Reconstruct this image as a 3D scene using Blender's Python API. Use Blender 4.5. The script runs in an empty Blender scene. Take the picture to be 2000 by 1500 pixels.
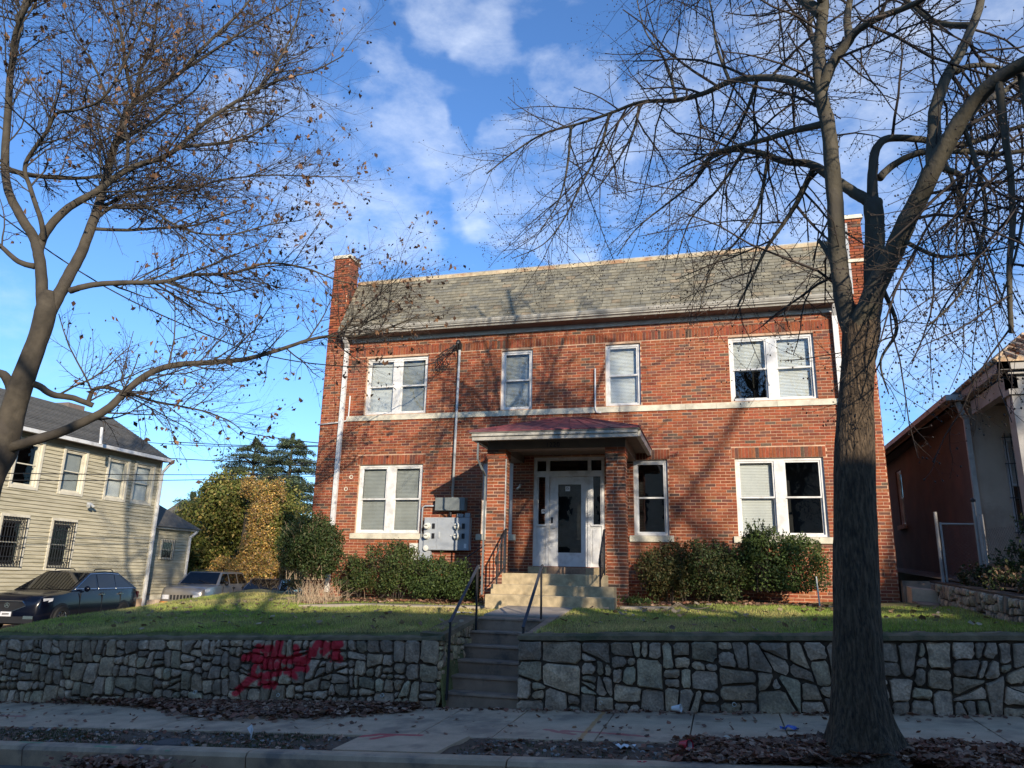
import bpy, math, random
import numpy as np
from mathutils import Vector, Matrix

# ------------------------------------------------------------------ scene, camera, light
sc = bpy.context.scene
col = sc.collection
R = math.radians
FPX, PITCH, ROLL, YAW = 1444.6, 0.25552, 0.024526, 0.274005      # focal length in px of a 2000 px wide frame, angles in radians
_F = Vector((-math.sin(YAW) * math.cos(PITCH), math.cos(YAW) * math.cos(PITCH), math.sin(PITCH)))
_R0 = Vector((math.cos(YAW), math.sin(YAW), 0)); _U0 = _R0.cross(_F)
_R = math.cos(ROLL) * _R0 + math.sin(ROLL) * _U0
_U = -math.sin(ROLL) * _R0 + math.cos(ROLL) * _U0
cam_data = bpy.data.cameras.new('camera'); cam = bpy.data.objects.new('camera', cam_data); col.objects.link(cam)
cam.matrix_world = Matrix(((_R.x, _U.x, -_F.x, 0), (_R.y, _U.y, -_F.y, 0), (_R.z, _U.z, -_F.z, 0), (0, 0, 0, 1)))
cam_data.sensor_width = 36; cam_data.lens = 36 * FPX / 2000; cam_data.clip_start = .05; cam_data.clip_end = 3000
sc.camera = cam

def ray(px, py):
    return _F + (px - 1000) / FPX * _R - (py - 750) / FPX * _U
def at(px, py, Y):
    d = ray(px, py); return d * (Y / d.y)
def atZ(px, py, z):
    d = ray(px, py); return d * (z / d.z)

SUN = Vector((1.80, -2.6, 0.955)).normalized()                   # towards the sun
w = bpy.data.worlds.new('World'); sc.world = w; w.use_nodes = True
nt = w.node_tree; N = nt.nodes; L = nt.links
bg = N['Background']
sky = N.new('ShaderNodeTexSky'); sky.sky_type = 'NISHITA'; sky.sun_disc = False
sky.sun_elevation = math.asin(SUN.z); sky.sun_rotation = math.atan2(SUN.x, SUN.y)
sky.air_density = 1.0; sky.dust_density = .35; sky.ozone_density = 2.2; sky.altitude = 0
bg.inputs[1].default_value = .15
tc = N.new('ShaderNodeTexCoord')
def vmath(op, a, b=None):
    n = N.new('ShaderNodeVectorMath'); n.operation = op
    for i, v in enumerate((a, b)):
        if v is None: continue
        if hasattr(v, 'is_output'): L.new(v, n.inputs[i])
        else: n.inputs[i].default_value = v
    return n
def wm(op, a, b=None, clamp=False):
    n = N.new('ShaderNodeMath'); n.operation = op; n.use_clamp = clamp
    for i, v in enumerate((a, b)):
        if v is None: continue
        if hasattr(v, 'is_output'): L.new(v, n.inputs[i])
        else: n.inputs[i].default_value = v
    return n.outputs[0]
wd = vmath('NORMALIZE', tc.outputs['Generated']).outputs[0]
n1 = N.new('ShaderNodeTexNoise'); n1.inputs['Scale'].default_value = 5.5; n1.inputs['Detail'].default_value = 9; n1.inputs['Roughness'].default_value = .6; n1.inputs['Distortion'].default_value = .4
stc = vmath('MULTIPLY', wd, (1, 1, 2.0)).outputs[0]; L.new(stc, n1.inputs['Vector'])
# cloud banks of the sky: bearing, half width (radians), density
banks = [((755, 400), .10, .85), ((600, 400), .12, .8), ((640, 60), .05, .6), ((750, 205), .055, .75), ((830, 22), .045, .5), ((945, 60), .05, .45), ((1130, 135), .055, .75),
         ((1060, 370), .09, .8), ((1180, 330), .10, .9), ((1290, 270), .08, .7), ((960, 350), .06, .6), ((1400, 240), .12, .7), ((1480, 420), .10, .5), ((1180, 440), .06, .7),
         ((1830, 120), .20, .95), ((1750, 230), .13, 1.0), ((1950, 300), .16, .8), ((1980, 60), .15, 1.0), ((1600, 150), .12, .75), ((1600, 330), .1, .5), ((1800, 640), .16, 1.0), ((1760, 720), .12, 1.0), ((1860, 730), .08, 1.0), ((1880, 480), .10, .5),
         ((800, 300), .05, .6), ((520, 330), .08, .6), ((330, 60), .10, .5), ((2400, 300), .4, .9), ((-500, 400), .3, .6), ((1000, -900), .4, .8), ((340, 1010), .05, .7)]
nw = N.new('ShaderNodeTexNoise'); nw.inputs['Scale'].default_value = 6; nw.inputs['Detail'].default_value = 4; L.new(wd, nw.inputs['Vector'])
wo = vmath('MULTIPLY', vmath('SUBTRACT', nw.outputs['Color'], (.5, .5, .5)).outputs[0], (.26, .26, .26)).outputs[0]
wdw = vmath('NORMALIZE', vmath('ADD', wd, wo).outputs[0]).outputs[0]
tot = None
for (px, py), hw, den in banks:
    d = ray(px, py).normalized()
    dt = vmath('DOT_PRODUCT', wdw, tuple(d)).outputs['Value']
    mr = N.new('ShaderNodeMapRange'); mr.interpolation_type = 'SMOOTHERSTEP'
    L.new(dt, mr.inputs[0]); mr.inputs[1].default_value = math.cos(hw * 1.5); mr.inputs[2].default_value = 1.0; mr.inputs[3].default_value = 0; mr.inputs[4].default_value = den
    tot = mr.outputs[0] if tot is None else wm('ADD', tot, mr.outputs[0])
tot = wm('MINIMUM', tot, 1.0)
n2 = N.new('ShaderNodeTexNoise'); n2.inputs['Scale'].default_value = 16; n2.inputs['Detail'].default_value = 8; n2.inputs['Roughness'].default_value = .62; L.new(stc, n2.inputs['Vector'])
fb = wm('ADD', wm('MULTIPLY', n1.outputs[0], .62), wm('MULTIPLY', n2.outputs[0], .38))
cl = wm('SUBTRACT', wm('ADD', wm('MULTIPLY', tot, .30), fb), .69)
cl = wm('MULTIPLY', cl, 2.6, True); cl = wm('POWER', cl, 1.2); cl = wm('MULTIPLY', cl, wm('MULTIPLY', tot, 1.35, True)); cl = wm('MULTIPLY', cl, .66)
mx = N.new('ShaderNodeMix'); mx.data_type = 'RGBA'
tint = N.new('ShaderNodeMix'); tint.data_type = 'RGBA'; tint.blend_type = 'MULTIPLY'; tint.inputs[0].default_value = 1
L.new(sky.outputs[0], tint.inputs[6]); tint.inputs[7].default_value = (.47, .67, .93, 1)
L.new(cl, mx.inputs[0]); L.new(tint.outputs[2], mx.inputs[6]); mx.inputs[7].default_value = (4.6, 4.9, 5.3, 1)
L.new(mx.outputs[2], bg.inputs[0])

sun_d = bpy.data.lights.new('sun', 'SUN'); sun_d.energy = 3.6; sun_d.angle = R(.55); sun_d.color = (1.0, .87, .70)
sun = bpy.data.objects.new('sun', sun_d); col.objects.link(sun)
sun.rotation_euler = SUN.to_track_quat('Z', 'Y').to_euler(); sun.location = (10, -10, 20)
sc.view_settings.view_transform = 'Standard'; sc.view_settings.look = 'None'; sc.view_settings.gamma = 1
sc.view_settings.exposure = 0.88
sc.render.engine = 'CYCLES'
sc.cycles.max_bounces = 6; sc.cycles.transparent_max_bounces = 12

# ------------------------------------------------------------------ materials
def mat(name, base, rough=.85, var=.25, scale=4.0, bump=0.0, bscale=40.0, attr=False, metal=0.0, spec=.4, stretch=(1, 1, 1),
        dirt=None, dscale=1.2, damt=.5, transl=0.0, coat=0.0, fine=.0, rnd=0.0):
    m = bpy.data.materials.new(name); m.use_nodes = True
    nt = m.node_tree; N = nt.nodes; L = nt.links; b = N['Principled BSDF']
    geo = N.new('ShaderNodeNewGeometry')
    mp = N.new('ShaderNodeVectorMath'); mp.operation = 'MULTIPLY'; mp.inputs[1].default_value = stretch
    L.new(geo.outputs['Position'], mp.inputs[0]); P = mp.outputs[0]
    no = N.new('ShaderNodeTexNoise'); no.inputs['Scale'].default_value = scale; no.inputs['Detail'].default_value = 6; L.new(P, no.inputs['Vector'])
    mr = N.new('ShaderNodeMapRange'); L.new(no.outputs[0], mr.inputs[0])
    mr.inputs[1].default_value = .3; mr.inputs[2].default_value = .7; mr.inputs[3].default_value = 1 - var; mr.inputs[4].default_value = 1 + var
    sc_ = N.new('ShaderNodeVectorMath'); sc_.operation = 'SCALE'; L.new(mr.outputs[0], sc_.inputs['Scale'])
    if attr:
        at_ = N.new('ShaderNodeAttribute'); at_.attribute_name = 'Col'; L.new(at_.outputs['Color'], sc_.inputs[0])
    else: sc_.inputs[0].default_value = base
    c = sc_.outputs[0]
    if rnd:
        oi = N.new('ShaderNodeObjectInfo'); m2 = N.new('ShaderNodeMapRange'); L.new(oi.outputs['Random'], m2.inputs[0]); m2.inputs[3].default_value = 1 - rnd; m2.inputs[4].default_value = 1 + rnd
        s2 = N.new('ShaderNodeVectorMath'); s2.operation = 'SCALE'; L.new(c, s2.inputs[0]); L.new(m2.outputs[0], s2.inputs['Scale']); c = s2.outputs[0]
    if fine:
        nf = N.new('ShaderNodeTexNoise'); nf.inputs['Scale'].default_value = bscale * 1.7; nf.inputs['Detail'].default_value = 3; L.new(P, nf.inputs['Vector'])
        m2 = N.new('ShaderNodeMapRange'); L.new(nf.outputs[0], m2.inputs[0]); m2.inputs[1].default_value = .3; m2.inputs[2].default_value = .7; m2.inputs[3].default_value = 1 - fine; m2.inputs[4].default_value = 1 + fine
        s2 = N.new('ShaderNodeVectorMath'); s2.operation = 'SCALE'; L.new(c, s2.inputs[0]); L.new(m2.outputs[0], s2.inputs['Scale']); c = s2.outputs[0]
    if dirt is not None:
        nd = N.new('ShaderNodeTexNoise'); nd.inputs['Scale'].default_value = dscale; nd.inputs['Detail'].default_value = 8; nd.inputs['Roughness'].default_value = .65
        L.new(P, nd.inputs['Vector'])
        r = N.new('ShaderNodeMapRange'); r.interpolation_type = 'SMOOTHSTEP'; L.new(nd.outputs[0], r.inputs[0]); r.inputs[1].default_value = .48; r.inputs[2].default_value = .66; r.inputs[4].default_value = damt
        mx = N.new('ShaderNodeMix'); mx.data_type = 'RGBA'; L.new(r.outputs[0], mx.inputs[0]); L.new(c, mx.inputs[6]); mx.inputs[7].default_value = (*dirt, 1); c = mx.outputs[2]
    L.new(c, b.inputs['Base Color'])
    b.inputs['Roughness'].default_value = rough; b.inputs['Metallic'].default_value = metal
    b.inputs['Specular IOR Level'].default_value = spec
    if coat: b.inputs['Coat Weight'].default_value = coat; b.inputs['Coat Roughness'].default_value = .04
    if bump:
        nb = N.new('ShaderNodeTexNoise'); nb.inputs['Scale'].default_value = bscale; nb.inputs['Detail'].default_value = 5; L.new(P, nb.inputs['Vector'])
        bn = N.new('ShaderNodeBump'); bn.inputs['Strength'].default_value = 1; bn.inputs['Distance'].default_value = bump; L.new(nb.outputs[0], bn.inputs['Height']); L.new(bn.outputs[0], b.inputs['Normal'])
    if transl:
        tr = N.new('ShaderNodeBsdfTranslucent'); L.new(c, tr.inputs[0]); ms = N.new('ShaderNodeMixShader'); ms.inputs[0].default_value = transl
        L.new(b.outputs[0], ms.inputs[1]); L.new(tr.outputs[0], ms.inputs[2]); L.new(ms.outputs[0], N['Material Output'].inputs[0])
    m['c'] = 1
    return m

_seg = None
def seg_group():
    global _seg
    if _seg: return _seg
    g = bpy.data.node_groups.new('stroke', 'ShaderNodeTree'); _seg = g
    for nm in ('P', 'A', 'B'): g.interface.new_socket(nm, in_out='INPUT', socket_type='NodeSocketVector')
    g.interface.new_socket('D', in_out='OUTPUT', socket_type='NodeSocketFloat')
    N = g.nodes; L = g.links; i = N.new('NodeGroupInput'); o = N.new('NodeGroupOutput')
    def v(op, a, b=None):
        n = N.new('ShaderNodeVectorMath'); n.operation = op; L.new(a, n.inputs[0]); (b is not None) and L.new(b, n.inputs[1]); return n
    pa = v('SUBTRACT', i.outputs[0], i.outputs[1]).outputs[0]; ba = v('SUBTRACT', i.outputs[2], i.outputs[1]).outputs[0]
    d1 = v('DOT_PRODUCT', pa, ba).outputs['Value']; d2 = v('DOT_PRODUCT', ba, ba).outputs['Value']
    dv = N.new('ShaderNodeMath'); dv.operation = 'DIVIDE'; dv.use_clamp = True; L.new(d1, dv.inputs[0]); L.new(d2, dv.inputs[1])
    s = N.new('ShaderNodeVectorMath'); s.operation = 'SCALE'; L.new(ba, s.inputs[0]); L.new(dv.outputs[0], s.inputs['Scale'])
    r = v('SUBTRACT', pa, s.outputs[0]).outputs[0]; ln = v('LENGTH', r).outputs['Value']; L.new(ln, o.inputs[0])
    return g
def spray(m, segs, rad, colr, amt=.85, wob=.05):
    """spray paint lines on a material: world-space line segments with a ragged soft edge"""
    nt = m.node_tree; N = nt.nodes; L = nt.links; b = N['Principled BSDF']
    src = b.inputs['Base Color'].links[0].from_socket
    geo = N.new('ShaderNodeNewGeometry')
    no = N.new('ShaderNodeTexNoise'); no.inputs['Scale'].default_value = 9; no.inputs['Detail'].default_value = 4; L.new(geo.outputs['Position'], no.inputs['Vector'])
    sub = N.new('ShaderNodeVectorMath'); sub.operation = 'SUBTRACT'; L.new(no.outputs['Color'], sub.inputs[0]); sub.inputs[1].default_value = (.5, .5, .5)
    s2 = N.new('ShaderNodeVectorMath'); s2.operation = 'SCALE'; s2.inputs['Scale'].default_value = wob * 2; L.new(sub.outputs[0], s2.inputs[0])
    ad = N.new('ShaderNodeVectorMath'); ad.operation = 'ADD'; L.new(geo.outputs['Position'], ad.inputs[0]); L.new(s2.outputs[0], ad.inputs[1])
    tot = None
    for A, B in segs:
        g = N.new('ShaderNodeGroup'); g.node_tree = seg_group(); L.new(ad.outputs[0], g.inputs[0]); g.inputs[1].default_value = A; g.inputs[2].default_value = B
        if tot is None: tot = g.outputs[0]
        else:
            mn = N.new('ShaderNodeMath'); mn.operation = 'MINIMUM'; L.new(tot, mn.inputs[0]); L.new(g.outputs[0], mn.inputs[1]); tot = mn.outputs[0]
    mr = N.new('ShaderNodeMapRange'); mr.interpolation_type = 'SMOOTHSTEP'; L.new(tot, mr.inputs[0]); mr.inputs[1].default_value = rad * .75; mr.inputs[2].default_value = rad * 1.3; mr.inputs[3].default_value = amt; mr.inputs[4].default_value = 0
    mx = N.new('ShaderNodeMix'); mx.data_type = 'RGBA'; L.new(mr.outputs[0], mx.inputs[0]); L.new(src, mx.inputs[6]); mx.inputs[7].default_value = (*colr, 1)
    L.new(mx.outputs[2], b.inputs['Base Color'])

def glass_mat(name, tint=(.9, .93, .92), refl=1.0, dark=0.0):
    m = bpy.data.materials.new(name); m.use_nodes = True; nt = m.node_tree; N = nt.nodes; L = nt.links
    N.remove(N['Principled BSDF'])
    t = N.new('ShaderNodeBsdfTransparent'); t.inputs[0].default_value = (*tint, 1)
    g = N.new('ShaderNodeBsdfGlossy'); g.inputs['Roughness'].default_value = .015
    no = N.new('ShaderNodeTexNoise'); no.inputs['Scale'].default_value = 2.2; bn = N.new('ShaderNodeBump'); bn.inputs['Distance'].default_value = .0025
    ge = N.new('ShaderNodeNewGeometry'); L.new(ge.outputs['Position'], no.inputs['Vector']); L.new(no.outputs[0], bn.inputs['Height']); L.new(bn.outputs[0], g.inputs['Normal'])
    f = N.new('ShaderNodeLayerWeight'); f.inputs[0].default_value = .5
    pw = N.new('ShaderNodeMath'); pw.operation = 'POWER'; L.new(f.outputs['Facing'], pw.inputs[0]); pw.inputs[1].default_value = 4
    mu = N.new('ShaderNodeMath'); mu.operation = 'MULTIPLY_ADD'; mu.use_clamp = True; L.new(pw.outputs[0], mu.inputs[0]); mu.inputs[1].default_value = .85; mu.inputs[2].default_value = .11 * refl
    ms = N.new('ShaderNodeMixShader'); L.new(mu.outputs[0], ms.inputs[0]); L.new(t.outputs[0], ms.inputs[1]); L.new(g.outputs[0], ms.inputs[2])
    L.new(ms.outputs[0], N['Material Output'].inputs[0]); return m

MT = {}
MT['brick'] = mat('brick', None, .9, .22, 22, .004, 120, attr=True, dirt=(.10, .045, .03), dscale=.9, damt=.35)
MT['mortar'] = mat('mortar', (.54, .35, .23), .95, .2, 8, .003, 90, dirt=(.22, .15, .11), dscale=1.1, damt=.5)
MT['limestone'] = mat('limestone', (.60, .56, .44), .85, .15, 6, .002, 80, dirt=(.30, .28, .22), dscale=2.5, damt=.6)
MT['white'] = mat('white_paint', (.66, .66, .64), .5, .08, 5, dirt=(.38, .36, .32), dscale=3.5, damt=.5, bump=.0008, bscale=60)
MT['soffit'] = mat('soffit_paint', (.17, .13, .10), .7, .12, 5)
MT['gutter'] = mat('gutter_metal', (.44, .42, .37), .5, .15, 4, dirt=(.22, .20, .17), dscale=2.5, damt=.6)
MT['slate'] = mat('slate', None, .75, .22, 9, .003, 60, attr=True, dirt=(.13, .115, .08), dscale=.6, damt=.55)
MT['lead'] = mat('lead_flashing', (.34, .35, .35), .5, .25, 3, metal=.3)
MT['rust'] = mat('ridge_cap', (.42, .34, .22), .8, .3, 7, dirt=(.28, .12, .05), dscale=2.0, damt=.8)
MT['glass'] = glass_mat('window_glass')
MT['carglass'] = mat('car_glass', (.004, .005, .007), .04, .05, 2, spec=.45)
MT['blind'] = mat('blind_slats', (.70, .70, .66), .6, .05, 3)
MT['blind2'] = mat('old_blind', (.36, .37, .35), .7, .12, 3)
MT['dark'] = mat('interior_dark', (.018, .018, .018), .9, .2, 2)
MT['iron'] = mat('black_iron', (.022, .022, .024), .45, .2, 8, spec=.5)
MT['railmetal'] = mat('grey_rail_paint', (.035, .038, .045), .4, .25, 9, spec=.5)
MT['galv'] = mat('galvanised', (.46, .48, .48), .45, .15, 9)
MT['meter'] = mat('meter_grey', (.33, .36, .39), .45, .08, 5, dirt=(.2, .2, .2), dscale=5, damt=.3)
MT['meterdark'] = mat('meter_trough', (.16, .18, .18), .5, .1, 5)
MT['black'] = mat('black_plastic', (.012, .012, .014), .5, .1, 8)
MT['coveriron'] = mat('cover_iron', (.06, .05, .042), .7, .2, 8)
MT['glass2'] = glass_mat('old_glass', refl=.35)
MT['oldwire'] = mat('rusty_wire', (.16, .14, .13), .7, .3, 8)
MT['cream'] = mat('meter_face', (.62, .62, .56), .4, .05, 8)
MT['step'] = mat('sandstone_step', (.44, .35, .21), .9, .22, 9, .003, 90, dirt=(.22, .17, .10), dscale=2.2, damt=.55, fine=.12)
MT['conc'] = mat('concrete', (.54, .375, .24), .92, .14, 3.5, .002, 120, dirt=(.26, .185, .13), dscale=1.3, damt=.8, fine=.2)
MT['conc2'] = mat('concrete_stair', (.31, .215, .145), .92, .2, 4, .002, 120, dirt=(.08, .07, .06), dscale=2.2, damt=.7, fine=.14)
MT['kerb'] = mat('kerb_concrete', (.48, .335, .215), .92, .18, 3, .003, 120, dirt=(.10, .095, .09), dscale=1.3, damt=.7, fine=.18)
MT['path'] = mat('path_concrete', (.36, .31, .25), .92, .16, 3.5, .002, 120, dirt=(.2, .17, .13), dscale=1.8, damt=.6, fine=.14)
MT['asphalt'] = mat('asphalt', (.13, .115, .095), .95, .2, 3, .003, 160, fine=.25)
MT['asphalt2'] = mat('side_asphalt', (.055, .053, .05), .95, .2, 3)
MT['stone'] = mat('rubble_stone', None, .9, .30, 6, .022, 22, attr=True, dirt=(.15, .12, .09), dscale=3.2, damt=.6, fine=.28)
MT['joint'] = mat('dark_joint', (.085, .062, .042), .98, .3, 8, .004, 60)
MT['cap'] = mat('mossy_cap', (.17, .125, .07), .98, .3, 5, .012, 24, dirt=(.05, .06, .028), dscale=2.2, damt=.8)
MT['soil'] = mat('soil', (.13, .085, .055), .98, .35, 5, .02, 30, dirt=(.10, .075, .05), dscale=5, damt=.6, fine=.3)
MT['lawnsoil'] = mat('lawn_soil', (.15, .14, .045), .98, .35, 4, .012, 40, dirt=(.16, .13, .065), dscale=1.3, damt=.7, fine=.3)
MT['ground'] = mat('far_ground', (.06, .07, .035), .98, .3, .6)
MT['grass'] = mat('grass_blades', None, .7, .25, 1.5, attr=True, transl=.45)
MT['leaf'] = mat('shrub_leaves', None, .6, .15, 4, attr=True, transl=.2, spec=.3)
MT['dryleaf'] = mat('dry_leaves', None, .8, .15, 8, attr=True, transl=.15)
MT['barkR'] = mat('dark_ridged_bark', (.095, .066, .040), .95, .6, 34.0, .05, 52, stretch=(1, 1, .22), dirt=(.022, .018, .014), dscale=45, damt=.85)
MT['barkR2'] = mat('grey_branch_bark', (.078, .067, .045), .9, .25, 6, .008, 30, stretch=(1, 1, .7), dirt=(.07, .06, .05), dscale=3, damt=.7)
MT['barkL'] = mat('smooth_grey_bark', (.058, .048, .034), .9, .35, 7, .006, 26, dirt=(.06, .05, .04), dscale=2.5, damt=.75)
MT['twig'] = mat('twig_bark', (.040, .030, .024), .9, .2, 6)
MT['siding'] = mat('clapboard', (.46, .42, .30), .85, .16, 3, stretch=(1, .5, 6), dirt=(.25, .225, .14), dscale=1.6, damt=.75, rnd=.07)
MT['trim'] = mat('cream_trim', (.62, .58, .46), .7, .08, 4, dirt=(.4, .36, .27), dscale=3, damt=.4)
MT['shingle'] = mat('asphalt_shingle', (.10, .095, .082), .95, .25, 9, .004, 60, dirt=(.14, .13, .11), dscale=3, damt=.5, rnd=.2)
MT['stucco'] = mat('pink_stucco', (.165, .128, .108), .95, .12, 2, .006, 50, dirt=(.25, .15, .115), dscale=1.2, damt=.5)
MT['stuccotan'] = mat('tan_stucco', (.48, .38, .28), .95, .12, 2, .006, 50, dirt=(.3, .22, .16), dscale=1.2, damt=.5)
MT['tan_tile'] = mat('tan_roof', (.50, .36, .22), .9, .3, 6, .01, 30, dirt=(.25, .10, .05), dscale=2.5, damt=.8)
MT['redroof'] = mat('red_sheet_roof', (.22, .06, .065), .6, .2, 3, dirt=(.14, .075, .075), dscale=1.6, damt=.8)
MT['darkblue'] = mat('dark_blue_paint', (.0022, .0035, .010), .22, .05, 2, coat=.25, spec=.25)
MT['silver'] = mat('silver_beige_paint', (.30, .28, .25), .32, .06, 2, metal=.55, coat=.6)
MT['greyblue'] = mat('slate_paint', (.03, .035, .05), .3, .05, 2, coat=1.0)
MT['chrome'] = mat('chrome', (.7, .7, .7), .15, .03, 3, metal=1.0)
MT['tyre'] = mat('tyre', (.014, .014, .014), .85, .1, 8)
MT['lamp'] = mat('lamp_lens', (.55, .56, .58), .1, .05, 6, coat=1)
MT['redlens'] = mat('red_lens', (.25, .01, .01), .2, .05, 6, coat=1)
MT['amber'] = mat('amber_lens', (.5, .2, .05), .2, .05, 6, coat=1)
MT['plate'] = mat('plate_white', (.6, .6, .62), .5, .05, 6)
MT['cup'] = mat('white_paper', (.75, .74, .72), .7, .06, 9)
MT['redcup'] = mat('red_plastic', (.50, .02, .04), .35, .06, 9)
MT['bluew'] = mat('blue_wrapper', (.06, .13, .45), .4, .3, 25)
MT['wood'] = mat('dead_wood', (.36, .27, .18), .9, .2, 12)
MT['wire'] = mat('cable', (.02, .02, .02), .7, .1, 8)
MT['oldwhite'] = mat('weathered_white', (.33, .31, .28), .6, .12, 4, dirt=(.2, .18, .15), dscale=3, damt=.6)
MT['ochrebrick'] = mat('row_house_brick', (.72, .56, .40), .9, .2, 5, rnd=.1)

# ------------------------------------------------------------------ mesh helpers
WL = {}
class MB:
    def __init__(s, T=None): s.v = []; s.f = []; s.c = []; s.T = T
    def add(s, vs, fs, c=None):
        o = len(s.v); s.v.extend([tuple(x) for x in vs]); s.f.extend([tuple(i + o for i in f) for f in fs])
        if c is not None: s.c.extend([c] * len(fs))
        return s
    def box(s, x0, x1, y0, y1, z0, z1, c=None):
        v = [(x0, y0, z0), (x1, y0, z0), (x1, y1, z0), (x0, y1, z0), (x0, y0, z1), (x1, y0, z1), (x1, y1, z1), (x0, y1, z1)]
        return s.add(v, [(0, 3, 2, 1), (4, 5, 6, 7), (0, 1, 5, 4), (1, 2, 6, 5), (2, 3, 7, 6), (3, 0, 4, 7)], c)
    def hexa(s, b, t, c=None):
        return s.add(list(b) + list(t), [(0, 3, 2, 1), (4, 5, 6, 7), (0, 1, 5, 4), (1, 2, 6, 5), (2, 3, 7, 6), (3, 0, 4, 7)], c)
    def prism(s, poly, off, c=None):
        """poly: list of 3-D points, extruded by off"""
        n = len(poly); off = Vector(off); a = [Vector(p) for p in poly]; b = [p + off for p in a]
        fs = [tuple(range(n - 1, -1, -1)), tuple(range(n, 2 * n))] + [(i, (i + 1) % n, n + (i + 1) % n, n + i) for i in range(n)]
        return s.add(a + b, fs, c)
    def bar(s, a, b, wd, ht=None, up=(0, 0, 1), c=None):
        a = Vector(a); b = Vector(b); d = (b - a).normalized(); up = Vector(up)
        if abs(d.dot(up)) > .98: up = Vector((0, 1, 0))
        x = d.cross(up).normalized() * wd / 2; y = x.cross(d).normalized() * (ht or wd) / 2
        return s.hexa([a - x - y, a + x - y, a + x + y, a - x + y], [b - x - y, b + x - y, b + x + y, b - x + y], c)
    def tube(s, pts, rad, n=8, c=None, cap=True, jit=None):
        P = [Vector(p) for p in pts]; k = len(P)
        rr = rad if isinstance(rad, (list, tuple)) else [rad] * k
        o = len(s.v); t0 = None; ref = None
        for i in range(k):
            t = (P[min(i + 1, k - 1)] - P[max(i - 1, 0)])
            t = t.normalized() if t.length > 1e-9 else Vector((0, 0, 1))
            if ref is None: ref = Vector((1, 0, 0)) if abs(t.x) < .8 else Vector((0, 1, 0))
            u = (ref - t * ref.dot(t)).normalized(); ref = u; vv = t.cross(u)
            for j in range(n):
                a = 2 * math.pi * j / n; r = rr[i] * (jit(i, j, a) if jit else 1)
                q = P[i] + (u * math.cos(a) + vv * math.sin(a)) * r; s.v.append((q.x, q.y, q.z))
        fs = []
        for i in range(k - 1):
            for j in range(n):
                j2 = (j + 1) % n; fs.append((o + i * n + j, o + i * n + j2, o + (i + 1) * n + j2, o + (i + 1) * n + j))
        if cap and n > 2: fs.append(tuple(o + j for j in range(n - 1, -1, -1))); fs.append(tuple(o + (k - 1) * n + j for j in range(n)))
        s.f.extend(fs)
        if c is not None: s.c.extend([c] * len(fs))
        return s
    def lathe(s, prof, center, axis=(0, 0, 1), n=20, c=None):
        ax = Vector(axis).normalized(); C = Vector(center)
        pts = [C + ax * h for r, h in prof]
        ref = Vector((1, 0, 0)) if abs(ax.x) < .8 else Vector((0, 1, 0)); u = (ref - ax * ref.dot(ax)).normalized(); vv = ax.cross(u)
        o = len(s.v)
        for (r, h), p in zip(prof, pts):
            for j in range(n):
                a = 2 * math.pi * j / n; q = p + (u * math.cos(a) + vv * math.sin(a)) * max(r, 1e-4); s.v.append(tuple(q))
        fs = [(o + i * n + j, o + i * n + (j + 1) % n, o + (i + 1) * n + (j + 1) % n, o + (i + 1) * n + j) for i in range(len(prof) - 1) for j in range(n)]
        s.f.extend(fs)
        if c is not None: s.c.extend([c] * len(fs))
        return s
    def build(s, name, m, parent=None, kind=None, label=None, smooth=False):
        if s.T is not None: V = [tuple(s.T @ Vector(p)) for p in s.v]
        else: V = s.v
        V = np.array(V, dtype=np.float64).reshape(-1, 3)
        off = WL.get(parent.name, Vector((0, 0, 0))) if parent else Vector((0, 0, 0))
        if parent is None and len(V):
            lo = V.min(0); hi = V.max(0); base = Vector(((lo[0] + hi[0]) / 2, (lo[1] + hi[1]) / 2, lo[2])) if not kind else Vector((0, 0, 0)); off = base
        V = V - np.array(off)
        F_ = [f[::-1] for f in s.f] if (s.T is not None and s.T.determinant() < 0) else s.f
        me = bpy.data.meshes.new(name); me.from_pydata(V.tolist(), [], F_)
        me.materials.append(MT[m] if isinstance(m, str) else m)
        if s.c:
            a = me.color_attributes.new('Col', 'FLOAT_COLOR', 'CORNER')
            cnt = np.array([len(f) for f in s.f]); cc = np.ones((len(s.c), 4)); cc[:, :3] = np.array(s.c)
            a.data.foreach_set('color', np.repeat(cc, cnt, axis=0).ravel())
        if smooth: me.shade_smooth()
        o = bpy.data.objects.new(name, me); col.objects.link(o)
        if parent: o.parent = parent
        else: o.location = off
        WL[o.name] = Vector(off)
        if kind: o['kind'] = kind
        if label: o['label'] = label
        return o

def fastmesh(name, V, F, C, m, parent=None, kind='stuff', label=None, cat=None):
    """V (n,3) world, F (m,k) ints, C (m,3) colours"""
    V = np.asarray(V, dtype=np.float32); F = np.asarray(F, dtype=np.int32); k = F.shape[1]
    off = WL.get(parent.name, Vector((0, 0, 0))) if parent else Vector((0, 0, 0))
    V = V - np.array(off, dtype=np.float32)
    me = bpy.data.meshes.new(name); me.vertices.add(len(V)); me.vertices.foreach_set('co', V.ravel())
    me.loops.add(F.size); me.loops.foreach_set('vertex_index', F.ravel())
    me.polygons.add(len(F)); me.polygons.foreach_set('loop_start', np.arange(0, F.size, k, dtype=np.int32)); me.polygons.foreach_set('loop_total', np.full(len(F), k, dtype=np.int32))
    me.update(calc_edges=True)
    if C is not None:
        a = me.color_attributes.new('Col', 'FLOAT_COLOR', 'CORNER'); cc = np.ones((len(F), 4), dtype=np.float32); cc[:, :3] = C
        a.data.foreach_set('color', np.repeat(cc, k, axis=0).ravel())
    me.materials.append(MT[m]); me.validate()
    o = bpy.data.objects.new(name, me); col.objects.link(o)
    if parent: o.parent = parent
    WL[o.name] = Vector(off)
    if kind: o['kind'] = kind
    if label: o['label'] = label
    if cat: o['category'] = cat
    return o

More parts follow.
